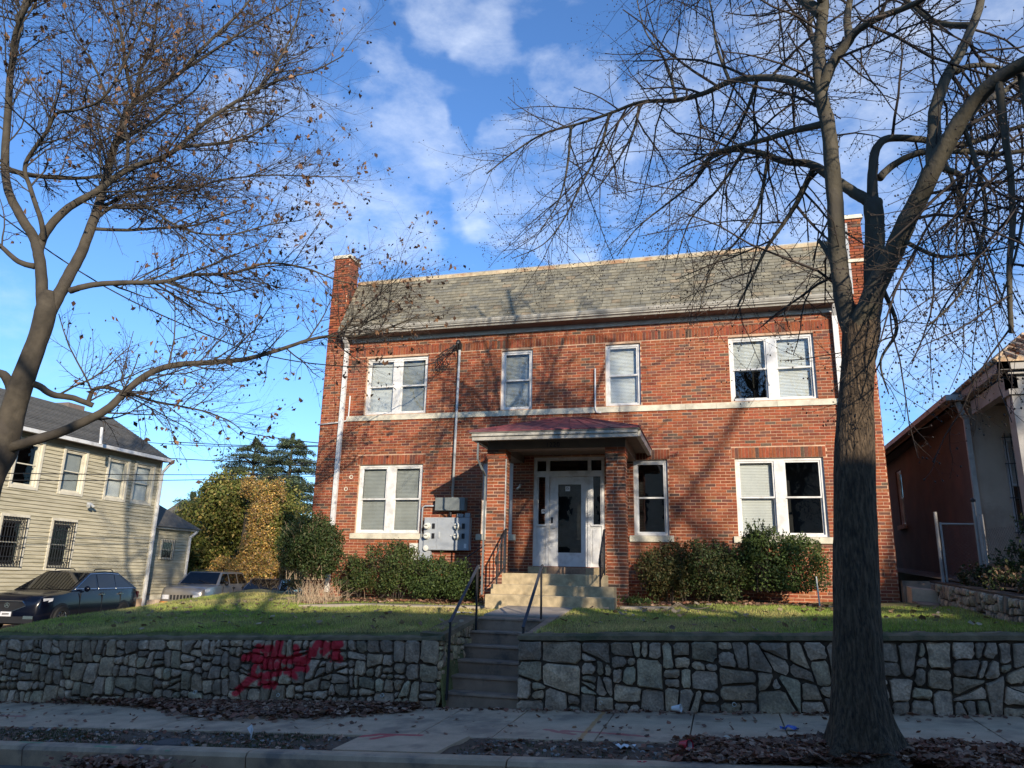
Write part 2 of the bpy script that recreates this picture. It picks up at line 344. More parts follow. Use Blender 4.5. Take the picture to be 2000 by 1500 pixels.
def thing(name, label, cat, loc=(0, 0, 0), group=None):
    o = bpy.data.objects.new(name, None); col.objects.link(o); o.location = loc; o.empty_display_size = .2
    o['label'] = label; o['category'] = cat
    if group: o['group'] = group
    WL[o.name] = Vector(loc); return o
def tag(o, label, cat, group=None, kind=None):
    o['label'] = label; o['category'] = cat
    if group: o['group'] = group
    if kind: o['kind'] = kind
    return o
def piece(me, name, parent, loc, kind=None):
    """an object of a shared mesh (vertices about its own origin) at a world place"""
    o = bpy.data.objects.new(name, me); col.objects.link(o)
    if parent: o.parent = parent; o.location = Vector(loc) - WL[parent.name]
    else: o.location = loc
    WL[o.name] = Vector(loc)
    if kind: o['kind'] = kind
    return o

def frameT(origin, u, v):
    """local (u, v outward, w up) to world"""
    u = Vector(u).normalized(); v = Vector(v).normalized(); o = Vector(origin)
    return Matrix(((u.x, v.x, 0, o.x), (u.y, v.y, 0, o.y), (u.z, v.z, 1, o.z), (0, 0, 0, 1)))

D = 16.9
TF = frameT((0, D, 0), (1, 0, 0), (0, -1, 0))            # facade: u = X, v = towards the street, w = Z
rng = random.Random(7)
nr = np.random.default_rng(5)

def brick_col(r, dark=0.0):
    t = r.random()
    if t < .50: c = (.31, .080, .033)
    elif t < .70: c = (.24, .062, .032)
    elif t < .84: c = (.31, .10, .045)
    elif t < .96: c = (.165, .066, .046)
    else: c = (.12, .075, .055)
    k = r.uniform(.74, 1.06) * (1 - dark); return (c[0] * k, c[1] * k * r.uniform(.9, 1.12), c[2] * k)

BL, BH, JT = .222, .0675, .013
def bricks(mb, u0, u1, w0, w1, holes, r, v0=0.0, proud=.007, keep=None):
    """running bond of separate bricks between u0..u1, w0..w1 leaving holes [(u0,u1,w0,w1)]"""
    rows = int(round((w1 - w0) / BH)); h = (w1 - w0) / rows
    for i in range(rows):
        a = w0 + i * h + JT / 2; b = w0 + (i + 1) * h - JT / 2; zc = (a + b) / 2
        cuts = [(h0, h1) for h0, h1, z0, z1 in holes if z0 < zc < z1]
        spans = [(u0, u1)]
        for h0, h1 in cuts:
            ns = []
            for s0, s1 in spans:
                if h1 <= s0 or h0 >= s1: ns.append((s0, s1)); continue
                if h0 > s0: ns.append((s0, h0))
                if h1 < s1: ns.append((h1, s1))
            spans = ns
        off = (i % 2) * BL / 2 + r.uniform(-.004, .004)
        for s0, s1 in spans:
            x = u0 + off - BL
            while x < s1:
                p = max(x, s0) + JT / 2; q = min(x + BL, s1) - JT / 2; x += BL
                if q - p < .02: continue
                pr = v0 + proud + r.uniform(-.0018, .003)
                mb.add([(p, v0, a), (q, v0, a), (q, v0, b), (p, v0, b), (p, pr, a), (q, pr, a), (q, pr, b), (p, pr, b)],
                       [(4, 5, 6, 7), (0, 4, 7, 3), (1, 2, 6, 5), (3, 7, 6, 2), (0, 1, 5, 4)], brick_col(r))
def soldiers(mb, u0, u1, w0, w1, r, v0=0.0, proud=.009):
    n = max(1, int(round((u1 - u0) / .0705))); s = (u1 - u0) / n
    for i in range(n):
        p = u0 + i * s + .005; q = u0 + (i + 1) * s - .005; pr = v0 + proud + r.uniform(-.001, .002)
        mb.add([(p, v0, w0), (q, v0, w0), (q, v0, w1), (p, v0, w1), (p, pr, w0), (q, pr, w0), (q, pr, w1), (p, pr, w1)],
               [(4, 5, 6, 7), (0, 4, 7, 3), (1, 2, 6, 5), (3, 7, 6, 2), (0, 1, 5, 4)], brick_col(r, .08))
def wall_holes(mb, u0, u1, w0, w1, v0, v1, holes):
    """a wall slab as butted blocks around its openings"""
    us = sorted({u0, u1, *[h for q in holes for h in q[:2] if u0 < h < u1]}); 
    for a, b in zip(us, us[1:]):
        m = (a + b) / 2; hs = sorted([(q[2], q[3]) for q in holes if q[0] < m < q[1]]); z = w0
        for h0, h1 in hs:
            if h0 > z: mb.box(a, b, v0, v1, z, min(h0, w1))
            z = max(z, h1)
        if z < w1: mb.box(a, b, v0, v1, z, w1)

# ------------------------------------------------------------------ ground, street
GS = .0525
def zst(x): return -1.58 + GS * x                        # level of the pavement at the foot of the retaining wall
def sheet(name, x0, x1, y0, y1, zf, m, nx=2, ny=2, kind='structure', parent=None):
    vs = [(x0 + (x1 - x0) * i / nx, y0 + (y1 - y0) * j / ny, 0) for j in range(ny + 1) for i in range(nx + 1)]
    vs = [(x, y, zf(x, y)) for x, y, _ in vs]
    fs = [(j * (nx + 1) + i, j * (nx + 1) + i + 1, (j + 1) * (nx + 1) + i + 1, (j + 1) * (nx + 1) + i) for j in range(ny) for i in range(nx)]
    b = MB(); b.add(vs, fs); return b.build(name, m, parent, kind=kind, smooth=True)

cl_ = lambda v, a, b: max(a, min(b, v))
sheet('ground', -700, 700, -300, 900, lambda x, y: -2.9 + GS * cl_(x, -60, 60) * .6 - (1.2 if y < 10 else 0), 'ground', 40, 20)
sheet('road', -60, 60, -5.2, 7.66, lambda x, y: zst(x) - .27 + .05 * (1 - ((y - 1.2) / 6.5) ** 2), 'asphalt', 40, 10)
sheet('far_pavement', -60, 60, -8.6, -5.2, lambda x, y: zst(x) - .12, 'conc', 20, 2)
def z_side(x, y): return cl_(-2.32 + .062 * (y - 8.8), -2.32, -1.82)
sheet('side_street', -21.7, -15.2, 10.7, 90, z_side, 'asphalt2', 4, 40)
sheet('far_ground', -120, -2, 30.5, 160, lambda x, y: -1.86, 'ground', 4, 4)

def zl_front(x): return -.675 + .0431 * max(x, -14.5)
def zlawn(x, y):
    t = cl_((y - 10.6) / 6.3, 0, 1.4); z = zl_front(x) * (1 - t ** .75) + (-.38 + .019 * x) * t ** .75 if t > 0 else zl_front(x)
    if x < -12.4: z -= (min(-12.4 - x, 2.8) / 2.8) ** 1.3 * 1.15
    return z + .018 * math.sin(x * 1.7 + y * .9) + .012 * math.sin(x * 4.1 - y * 2.3)
lawn_o = sheet('lawn', -15.2, 3.92, 10.655, 18.5, lambda x, y: zlawn(x, y) - (.16 if y < 10.7 else 0) - (1.0 if (-3.97 < x < -2.82 and y < 12.2) else (.22 if (-4.0 < x < -2.66 and y < 14.3) else .0)), 'lawnsoil', 130, 50)
sheet('yard_behind', -15.2, 30, 18.5, 40, lambda x, y: -.42 - max(0, -9 - x) * .2, 'lawnsoil', 20, 8)

# kerb stones
kerb = bpy.data.objects.new('kerb', None); col.objects.link(kerb); kerb['kind'] = 'structure'; WL['kerb'] = Vector((0, 0, 0))
x = -16.0
xs = [-16.0, -13.1, -10.1, -8.03, -5.03, -2.12, .75, 3.7, 6.6]
for a, b in zip(xs, xs[1:]):
    p, q = a + .008, b - .008; mb = MB(); n = 6
    for i in range(n):
        x0 = p + (q - p) * i / n; x1 = p + (q - p) * (i + 1) / n
        prof = lambda X: [(X, 7.70, zst(X) - .34), (X, 7.66, zst(X) - .10), (X, 7.685, zst(X) - .060), (X, 7.73, zst(X) - .048), (X, 7.88, zst(X) - .052), (X, 7.88, zst(X) - .34)]
        A = prof(x0); B = prof(x1); mb.add(A + B, [(j, (j + 1) % 6, 6 + (j + 1) % 6, 6 + j) for j in range(6)] + ([(5, 4, 3, 2, 1, 0)] if i == 0 else []) + ([(6, 7, 8, 9, 10, 11)] if i == n - 1 else []))
    mb.build('kerb_stone', 'kerb', kerb)
# pavement slabs
pave = bpy.data.objects.new('pavement', None); col.objects.link(pave); pave['kind'] = 'structure'; WL['pavement'] = Vector((0, 0, 0))
px_ = [-17, -14.8, -13.3, -11.75, -10.3, -8.75, -7.25, -6.0, -5.0, -3.55, -2.62, -1.43, -.42, .62, 1.63, 2.72, 3.8, 4.9, 6.2, 8.0]
r = random.Random(3)
for a, b in zip(px_, px_[1:]):
    for y0, y1 in ((8.8, 9.72), (9.72, 10.585)):
        dz = r.uniform(-.006, .006); p, q, s, t = a + .006, b - .006, y0 + .004, y1 - .004
        zz = lambda X, Y: zst(X) - .02 - .022 * (10.6 - Y) + dz
        mb = MB(); c = .006
        mb.add([(p, s, zz(p, s) - .09), (q, s, zz(q, s) - .09), (q, t, zz(q, t) - .09), (p, t, zz(p, t) - .09),
                (p, s, zz(p, s) - c), (q, s, zz(q, s) - c), (q, t, zz(q, t) - c), (p, t, zz(p, t) - c),
                (p + c, s + c, zz(p, s)), (q - c, s + c, zz(q, s)), (q - c, t - c, zz(q, t)), (p + c, t - c, zz(p, t))],
               [(0, 1, 5, 4), (1, 2, 6, 5), (2, 3, 7, 6), (3, 0, 4, 7), (4, 5, 9, 8), (5, 6, 10, 9), (6, 7, 11, 10), (7, 4, 8, 11), (8, 9, 10, 11)])
        mb.build('slab', 'conc', pave)
# the raised slab that crosses the tree strip to the kerb
p0 = [at(650, 1466, 7.95), at(852, 1472, 7.95), at(917, 1431, 8.78), at(716, 1424, 8.78)]
zc = lambda x, y: zst(x) - .045 - .012 * (8.8 - y) + .006
xa0, xa1, xb0, xb1 = p0[0].x, p0[1].x, p0[3].x, p0[2].x
mb = MB(); A = [(xa0, 7.93), (xa1, 7.93), (xb1, 8.79), (xb0, 8.79)]
mb.hexa([(x, y, zc(x, y) - .09) for x, y in A], [(x, y, zc(x, y)) for x, y in A]); mb.build('slab', 'conc', pave)
# tree strip soil
def zverge(x, y):
    b = math.exp(-((x - 1.2) ** 2 + (y - 8.25) ** 2) / .5) * .10
    return zst(x) - .078 + b + .012 * math.sin(x * 5.1) * math.sin(y * 9) + .010 * math.sin(x * 13 + y * 7)
sheet('tree_strip', -17, 8, 7.87, 8.805, zverge, 'soil', 160, 10)
sheet('side_slope', -17, -15.2, 8.8, 60, lambda x, y: z_side(x, y) + .02, 'conc', 2, 20)

# graffiti and utility paint
def wp(px, py): v = at(px, py, 10.56); return (v.x, 10.56, v.z)
gs = [[(492, 1288), (505, 1264), (500, 1302), (487, 1326), (462, 1352)], [(476, 1285), (500, 1280)], [(516, 1266), (532, 1268), (534, 1288), (512, 1292), (520, 1278)], [(546, 1254), (544, 1282), (560, 1290), (574, 1288)],
      [(578, 1266), (583, 1290), (600, 1290), (604, 1272)], [(578, 1304), (600, 1306)], [(516, 1301), (546, 1300)], [(510, 1322), (530, 1318), (545, 1312)], [(512, 1334), (535, 1338)], [(480, 1338), (498, 1322)], [(560, 1310), (582, 1322)],
      [(612, 1276), (622, 1256), (642, 1262), (632, 1274)], [(650, 1255), (666, 1258), (652, 1270), (664, 1286), (648, 1284)]]
segs = [(wp(*a), wp(*b)) for st in gs for a, b in zip(st, st[1:])]
def stroke3(segs_): return segs_
MT['stone_graffiti'] = MT['stone'].copy(); MT['joint_graffiti'] = MT['joint'].copy()
spray(MT['stone_graffiti'], segs, .060, (.55, .010, .03), .92, .03); spray(MT['joint_graffiti'], segs, .060, (.42, .010, .025), .85, .03)
def gp(px, py, dz=0): 
    v = atZ(px, py, -1.7)
    for _ in range(5): v = atZ(px, py, zst(v.x) - .04)
    return tuple(v)
spray(MT['conc'], [(gp(705, 1438), gp(745, 1434)), (gp(745, 1434), (gp(820, 1436))), (gp(730, 1442), gp(760, 1437))], .055, (.50, .05, .06), .8, .05)
spray(MT['conc'], [(gp(1065, 1424), gp(1120, 1432)), (gp(1100, 1426), gp(1180, 1430)), (gp(1180, 1430), gp(1260, 1436)), (gp(0, 1396), gp(45, 1398))], .045, (.42, .07, .07), .65, .06)
spray(MT['conc'], [(gp(1182, 1390), gp(1133, 1440))], .03, (.5, .22, .04), .6, .03)
spray(MT['kerb'], [(gp(190, 1455), gp(225, 1457)), (gp(325, 1462), gp(350, 1466)), (gp(40, 1447), gp(80, 1449))], .03, (.08, .28, .13), .6, .03)
spray(MT['kerb'], [(gp(275, 1458), gp(250, 1466))], .025, (.06, .14, .42), .7, .03)

# ------------------------------------------------------------------ retaining walls
def clip(poly, n, d):
    out = []
    for i in range(len(poly)):
        a = poly[i]; b = poly[(i + 1) % len(poly)]; da = a[0] * n[0] + a[1] * n[1] - d; db = b[0] * n[0] + b[1] * n[1] - d
        if da <= 0: out.append(a)
        if (da < 0 < db) or (db < 0 < da): t = da / (da - db); out.append((a[0] + (b[0] - a[0]) * t, a[1] + (b[1] - a[1]) * t))
    return out
def area(p): return abs(sum(p[i][0] * p[(i + 1) % len(p)][1] - p[(i + 1) % len(p)][0] * p[i][1] for i in range(len(p)))) / 2
def rubble(poly, r, lo, hi):
    out = []; st = [poly]
    while st:
        p = st.pop(); A = area(p)
        if len(p) < 3 or A < .002: continue
        tgt = math.exp(r.uniform(math.log(lo), math.log(hi)))
        xs = [q[0] for q in p]; zs = [q[1] for q in p]; w_, h_ = max(xs) - min(xs), max(zs) - min(zs)
        asp = max(w_, h_) / max(1e-6, min(w_, h_))
        if A < tgt * 1.5 and asp < 2.4 or A < lo: out.append(p); continue
        ang = (0 if w_ * r.uniform(.75, 1.2) > h_ else math.pi / 2) + r.gauss(0, .085) + (r.choice((-1, 1)) * .40 if r.random() < .08 else 0)
        n = (math.cos(ang), math.sin(ang)); f = r.uniform(.34, .66)
        cx = min(xs) + w_ * f; cz = min(zs) + h_ * f; d = n[0] * cx + n[1] * cz
        a = clip(p, n, d); b = clip(p, (-n[0], -n[1]), -d)
        if len(a) < 3 or len(b) < 3 or min(area(a), area(b)) < .0035: out.append(p); continue
        st += [a, b]
    return out
def stone_mesh(poly, r, T, c, gap=.0125, depth=.06):
    n = len(poly); s = sum(poly[i][0] * poly[(i + 1) % n][1] - poly[(i + 1) % n][0] * poly[i][1] for i in range(n))
    if s < 0: poly = poly[::-1]
    q = poly
    for i in range(n):                                  # inset by clipping against shifted edges
        a = poly[i]; b = poly[(i + 1) % n]; ex, ez = b[0] - a[0], b[1] - a[1]; l = math.hypot(ex, ez)
        if l < 1e-4: continue
        nn = (ez / l, -ex / l); g = gap * r.uniform(.35, 1.5); q = clip(q, nn, nn[0] * a[0] + nn[1] * a[1] - g)
        if len(q) < 3: return None
    cx = sum(p[0] for p in q) / len(q); cz = sum(p[1] for p in q) / len(q); out = []
    for i in range(len(q)):                             # chamfer every corner
        p0, p1, p2 = q[i - 1], q[i], q[(i + 1) % len(q)]
        for o_, k in ((p0, 0), (p2, 1)):
            l = math.hypot(o_[0] - p1[0], o_[1] - p1[1]); t = min(.32, r.uniform(.010, .062) / max(l, .02)); out.append((p1[0] + (o_[0] - p1[0]) * t, p1[1] + (o_[1] - p1[1]) * t))
    if area(out) < .0015: return None
    o2 = []
    for i in range(len(out)):                           # broken, slightly hollowed edges
        a, b = out[i], out[(i + 1) % len(out)]; o2.append(a); l = math.hypot(b[0] - a[0], b[1] - a[1])
        if l > .07: t = r.uniform(.3, .7); k = r.uniform(-.001, .011) / l; o2.append((a[0] + (b[0] - a[0]) * t - (b[1] - a[1]) * k, a[1] + (b[1] - a[1]) * t + (b[0] - a[0]) * k))
    out = o2
    m = len(out); dp = depth * r.uniform(.7, 1.15); vs = []
    for x, z in out: vs.append((x, 0, z))
    for x, z in out: vs.append((x + r.uniform(-.004, .004), dp * r.uniform(.62, .82), z + r.uniform(-.004, .004)))
    tx, tz = r.uniform(-.14, .14), r.uniform(-.14, .14)
    for x, z in out:
        X = cx + (x - cx) * r.uniform(.87, .93); Z = cz + (z - cz) * r.uniform(.87, .93); vs.append((X, dp + tx * (X - cx) + tz * (Z - cz) + r.uniform(-.006, .006), Z))
    vs.append((cx + r.uniform(-.02, .02), dp + .012 + r.uniform(-.008, .018), cz + r.uniform(-.02, .02)))
    fs = []
    for i in range(m):
        j = (i + 1) % m; fs += [(i, j, m + j, m + i), (m + i, m + j, 2 * m + j, 2 * m + i), (2 * m + i, 2 * m + j, 3 * m)]
    mb = MB(T); mb.add(vs, fs, c); return mb
def stone_col(r, warm=.08):
    t = r.random(); g = r.uniform(.17, .38)
    if t < warm: return (g * 1.35, g * 1.12, g * .72)
    if t < .35: return (g * 1.44, g * 1.04, g * .66)
    if t < .5: return (g * 1.32, g * 1.02, g * .64)
    return (g * 1.36, g * 1.0, g * .69)
def stone_wall(name, label, T, poly, core, seed, lo, hi, jm='joint', sm='stone', warm=.08, cat='retaining wall'):
    """core: function adding the wall's body boxes to a mesh"""
    r = random.Random(seed); o = T @ Vector((poly[0][0], 0, poly[0][1]))
    t = thing(name, label, cat, tuple(o))
    mb = MB(); core(mb); mb.build('mortar_core', jm, t)
    for p in rubble(poly, r, lo, hi):
        s = stone_mesh(p, r, T, stone_col(r, warm))
        if s: s.build('stone', sm, t)
    return t
WY = 10.60
TW = frameT((0, WY, 0), (1, 0, 0), (0, -1, 0))
def wall_body(x0, x1, y0=WY, y1=WY + .38, n=24):
    def f(mb):
        for i in range(n):
            a = x0 + (x1 - x0) * i / n; b = x0 + (x1 - x0) * (i + 1) / n
            mb.hexa([(a, y0, zst(a) - .3), (b, y0, zst(b) - .3), (b, y1, zst(b) - .3), (a, y1, zst(a) - .3)], [(a, y0, zl_front(a) - .02), (b, y0, zl_front(b) - .02), (b, y1, zl_front(b) - .02), (a, y1, zl_front(a) - .02)])
    return f
def cap_strip(t, x0, x1, seed, y0=WY - .05, y1=WY + .30, hi=.035):
    r = random.Random(seed); mb = MB(); n = int((x1 - x0) / .13); ring = []
    for i in range(n + 1):
        X = x0 + (x1 - x0) * i / n; z = zl_front(X) - .03; k = r.uniform(-.012, .012)
        ring.append([(X, y0 + k, z - .025 + r.uniform(-.006, .006)), (X, y0 + .015 + k, z + hi * .6), (X, y0 + .08, z + hi + .008 + r.uniform(-.014, .016)), (X, y1, z + hi + .008 + r.uniform(-.016, .018)), (X, y1, z - .08)])
    vs = [p for q in ring for p in q]
    fs = [(i * 5 + j, (i + 1) * 5 + j, (i + 1) * 5 + (j + 1) % 5, i * 5 + (j + 1) % 5) for i in range(n) for j in range(5)] + [(4, 3, 2, 1, 0), tuple(n * 5 + j for j in range(5))]
    mb.add(vs, fs); mb.build('cap', 'cap', t, smooth=False)
# left wall, with the return beside the stairs
def wallL_core(mb):
    wall_body(-14.8, -3.99)(mb)
    mb.hexa([(-4.35, WY + .38, -2.0), (-3.99, WY + .38, -2.0), (-3.99, 12.35, -2.0), (-4.35, 12.35, -2.0)], [(-4.35, WY + .38, zl_front(-4) - .02), (-3.99, WY + .38, zl_front(-4) - .02), (-3.99, 12.35, -.66), (-4.35, 12.35, -.66)])
wl = stone_wall('retaining_wall', 'rubble stone retaining wall with red graffiti, left of the street stairs', TW,
                [(-14.8, zst(-14.8) - .06), (-3.97, zst(-3.97) - .06), (-3.97, zl_front(-3.97) - .045), (-14.8, zl_front(-14.8) - .045)], wallL_core, 11, .013, .078, 'joint_graffiti', 'stone_graffiti', .07)
cap_strip(wl, -14.8, -3.93, 1, hi=.022)
TR_ = frameT((-3.99, 0, 0), (0, 1, 0), (1, 0, 0)); r = random.Random(5)
for p in rubble([(WY, -1.8), (12.35, -1.8), (12.35, -.70), (WY, zl_front(-4) - .045)], r, .010, .05):
    s = stone_mesh(p, r, TR_, tuple(c * k for c, k in zip(stone_col(r, .5), (1.25, 1.15, .95))), .009, .035)
    if s: s.build('stone', 'stone', wl)
mb = MB(); mb.hexa([(-4.3, WY + .05, -.90), (-3.92, WY + .05, -.90), (-3.92, 12.35, -.70), (-4.3, 12.35, -.70)], [(-4.3, WY + .05, -.815), (-3.93, WY + .05, -.83), (-3.93, 12.35, -.645), (-4.3, 12.35, -.63)]); mb.build('cap', 'cap', wl)
for px, py in ((381, 1352), (544, 1357), (747, 1358)):
    c = at(px, py, 10.55); MB().lathe([(.026, .0), (.026, .05), (.020, .05), (.020, .0)], (c.x, 10.58, c.z), (0, -1, 0), 12).build('drain_pipe', 'cream', wl)
wr = stone_wall('retaining_wall', 'rubble stone retaining wall of large grey stones, right of the street stairs', TW,
                [(-2.80, zst(-2.8) - .06), (7.2, zst(7.2) - .06), (7.2, zl_front(7.2) - .07), (-2.80, zl_front(-2.8) - .07)], wall_body(-2.78, 7.2), 29, .016, .17, warm=.03)
cap_strip(wr, -2.80, 7.2, 2, hi=.05)
for px, py in ((1174, 1372), (1434, 1376)):
    c = at(px, py, 10.55); MB().lathe([(.026, .0), (.026, .05), (.020, .05), (.020, .0)], (c.x, 10.58, c.z), (0, -1, 0), 12).build('drain_pipe', 'cream', wr)

# street stairs
st = thing('street_stairs', 'worn brown concrete stairs rising through the gap in the stone wall', 'stairs', (-3.38, 10.75, -1.75))
zs = [-1.617, -1.425, -1.235, -1.04, -.85, -.655]
for i, z in enumerate(zs):
    y0 = 10.75 + .30 * i; y1 = y0 + .34 if i < 5 else y0 + .5; r = random.Random(i)
    zb = (zs[i - 1] if i else -2.0) - .03; mb = MB(); n = 7
    pr = lambda X, k: [(X, y0 + .018, zb), (X, y0 + .018, z - .035), (X, y0 - .004 + k, z - .030), (X, y0 + k, z - .007), (X, y0 + .010 + k, z), (X, y1, z), (X, y1, zb)]
    ring = [pr(-3.97 + 1.16 * j / n, r.uniform(-.004, .006)) for j in range(n + 1)]
    mb.add([p for q in ring for p in q], [(j * 7 + k, (j + 1) * 7 + k, (j + 1) * 7 + (k + 1) % 7, j * 7 + (k + 1) % 7) for j in range(n) for k in range(7)])
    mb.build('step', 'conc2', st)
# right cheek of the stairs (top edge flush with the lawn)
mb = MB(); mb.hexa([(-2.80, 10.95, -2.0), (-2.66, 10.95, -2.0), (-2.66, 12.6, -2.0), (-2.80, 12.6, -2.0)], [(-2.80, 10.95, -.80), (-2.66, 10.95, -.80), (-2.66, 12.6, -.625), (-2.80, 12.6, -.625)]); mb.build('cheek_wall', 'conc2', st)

def zpath(x, y): return -.655 + (y - 12.25) / (14.2 - 12.25) * .135
path = bpy.data.objects.new('front_path', None); col.objects.link(path); path['kind'] = 'structure'; WL['front_path'] = Vector((0, 0, 0))
for y0, y1, x0, x1 in ((12.70, 13.45, -3.97, -2.68), (13.46, 14.22, -3.97, -2.68)):
    MB().hexa([(x0, y0, -.85), (x1, y0, -.85), (x1, y1, -.85), (x0, y1, -.85)], [(x0, y0, zpath(0, y0)), (x1, y0, zpath(0, y0)), (x1, y1, zpath(0, y1)), (x0, y1, zpath(0, y1))]).build('slab', 'path', path)
for a, b in ((-8.6, -7.2), (-7.19, -5.8), (-5.79, -4.5), (-1.86, -.9)):
    z0, z1 = zlawn(a, 14.7) + .03, zlawn(b, 14.7) + .03
    MB().hexa([(a, 14.45, z0 - .1), (b, 14.45, z1 - .1), (b, 15.05, z1 - .1), (a, 15.05, z0 - .1)], [(a, 14.45, z0), (b, 14.45, z1), (b, 15.05, z1), (a, 15.05, z0)]).build('slab', 'path', path)

def handrail(label, top, bot, f_top, f_bot, z_ft, z_fb):
    t = thing('handrail', label, 'handrail', (f_bot[0], f_bot[1], z_fb), 'handrails of the street stairs')
    MB().bar(bot, top, .045, .016).build('rail', 'railmetal', t)
    MB().bar((bot[0], bot[1] + .004, bot[2] - .012), (top[0], top[1] + .004, top[2] - .012), .018, .03).build('rail_channel', 'railmetal', t)
    MB().bar((f_top[0], f_top[1], z_ft), (top[0], top[1] - .03, top[2] - .012), .030).build('post', 'iron', t)
    MB().bar((f_bot[0], f_bot[1], z_fb), (bot[0], bot[1] + .03, bot[2] - .012), .030).build('post', 'iron', t)
    T = Vector(top); MB().tube([T, T + Vector((0, .045, .012)), T + Vector((0, .06, -.02)), T + Vector((0, .035, -.05))], .022, 8).build('rail_end', 'iron', t, smooth=True)
handrail('black iron handrail on the left side of the street stairs', (-3.91, 12.1, .165), (-3.87, 10.72, -.665), (-3.91, 12.1), (-3.87, 10.72), -.86, -1.72)
handrail('black iron handrail on the right side of the street stairs', (-2.88, 12.35, .19), (-2.86, 11.1, -.71), (-2.88, 12.35), (-2.86, 11.1), -.68, -1.44)

# ------------------------------------------------------------------ the brick building
X0, X1 = -9.92, 3.42
ZB = -.75
bld = thing('brick_apartment_building', 'two-storey red brick apartment building with slate mansard roof and white windows', 'building', ((X0 + X1) / 2, D, ZB))
UP = (3.945, 5.455); LO = (.97, 2.655)
wins = [  # u0, u1, w0, w1, pair, blinds(list per light: (cover 0..1 from top, material))
    (-8.685, -6.985, *UP, True, [(1.0, 'blind', .45), (1.0, 'blind2', 1)]), (-5.035, -4.24, *UP, False, [(1.0, 'blind2', 1)]), (-2.45, -1.625, *UP, False, [(1.0, 'blind', 1)]),
    (.385, 2.205, *UP, True, [(.50, 'blind', 1), (1.0, 'blind', 1)]),
    (-8.695, -6.975, *LO, True, [(1.0, 'blind2', 1), (1.0, 'blind2', 1)]), (-5.43, -4.67, *LO, False, [(.6, 'blind2', 1)]), (-1.832, -1.07, *LO, False, [(0, None, 1)]),
    (.39, 2.205, *LO, True, [(1.0, 'blind', 1), (0, None, 1)])]
DOOR = (-4.16, -2.495, .25, 2.75)
holes = [(a[0], a[1], a[2], a[3]) for a in wins] + [DOOR]
mb = MB(TF); wall_holes(mb, X0 + .01, X1 - .01, ZB, 5.90, -.30, 0, holes); mb.build('wall', 'mortar', bld)
# end piers that rise above the roof
PL, PR = (X0, -9.44), (3.0, X1)
rb = random.Random(21); bm_ = MB(TF)
belt = (-9.16, 2.66, 3.785, 3.915)
lint = [(a - .06, b + .06, LO[1] + .0, LO[1] + .235) for a, b in ((-8.695, -6.975), (-5.43, -4.67), (-1.832, -1.07), (.39, 2.205))]
band = (-9.18, 2.68, 5.505, 5.725)
sills = [(a - .1, b + .1, .80, .97) for a, b in ((-8.695, -6.975), (-5.43, -4.67), (-1.832, -1.07), (.39, 2.205))]
bh = holes + [belt, band] + lint + sills
bricks(bm_, X0, X1, ZB, 5.895, bh, rb)
for l in lint: soldiers(bm_, l[0], l[1], l[2] + .006, l[3] - .006, rb)
soldiers(bm_, band[0], band[1], band[2] + .005, band[3] - .005, rb)
bw = bm_.build('brickwork', 'brick', bld, kind='stuff')
# belt course and sills in limestone blocks
xb = [belt[0], -7.9, -6.3, -4.63, -3.0, -2.12, -.62, .05, 1.35, belt[1]]
for a, b in zip(xb, xb[1:]): MB(TF).box(a + .003, b - .003, .0, .035 + rb.uniform(0, .004), belt[2], belt[3]).build('belt_stone', 'limestone', bld)
for a, b, c, d in sills[:]: MB(TF).hexa([(a, 0, c + .03), (b, 0, c + .03), (b, .06, c + .03), (a, .06, c + .03)], [(a, 0, d), (b, 0, d), (b, .06, d - .02), (a, .06, d - .02)]).build('stone_sill', 'limestone', bld)

def sash_window(parent, T, u0, u1, w0, w1, pair, blinds, frame='white', deep=-.075, sill=True, mull=.20, glass='glass', name='window'):
    fw = .065; d0, d1 = deep - .06, deep + .02
    mb = MB(T)
    mb.box(u0, u0 + fw, d0, d1, w0, w1); mb.box(u1 - fw, u1, d0, d1, w0, w1)
    mb.box(u0 + fw, u1 - fw, d0, d1, w1 - fw, w1); mb.box(u0 + fw, u1 - fw, d0, d1 + .012, w0, w0 + fw * .7)
    lights = []
    if pair:
        m = (u0 + u1) / 2; mb.box(m - mull / 2, m + mull / 2, d0, d1 + .004, w0 + fw * .7, w1 - fw)
        lights = [(u0 + fw, m - mull / 2), (m + mull / 2, u1 - fw)]
    else: lights = [(u0 + fw, u1 - fw)]
    w_ = mb.build(name, frame, parent)
    b0, b1 = w0 + fw * .7, w1 - fw; mid = (b0 + b1) / 2
    for k, (a, b) in enumerate(lights):
        for q, (z0, z1, dd) in enumerate(((mid - .018, b1, d0 + .035), (b0, mid + .018, d0 + .005))):
            s = MB(T); sw = .036
            s.box(a, a + sw, dd, dd + .03, z0, z1); s.box(b - sw, b, dd, dd + .03, z0, z1); s.box(a + sw, b - sw, dd, dd + .03, z0, z0 + sw); s.box(a + sw, b - sw, dd, dd + .03, z1 - sw, z1)
            s.build('sash', frame, w_)
            p = MB(T); p.add([(a + sw, dd + .012, z0 + sw), (b - sw, dd + .012, z0 + sw), (b - sw, dd + .012, z1 - sw), (a + sw, dd + .012, z1 - sw)], [(0, 1, 2, 3)]); p.build('pane', glass, w_)
        cov, bm, sh = blinds[k]
        if cov > 0:
            s = MB(T); z = b1; dv = d0 - .055; zend = b1 - (b1 - b0) * cov; sag = rng.uniform(-.006, .006)
            while z > zend:
                s.add([(a + .01, dv, z), (b - .012, dv, z + sag), (b - .012, dv + .018, z - .034 + sag), (a + .01, dv + .018, z - .034)], [(0, 1, 2, 3)]); z -= .034
            s.box(a + .01, b - .01, dv, dv + .02, zend - .02, zend)
            s.build('blind', bm, w_)
    return w_
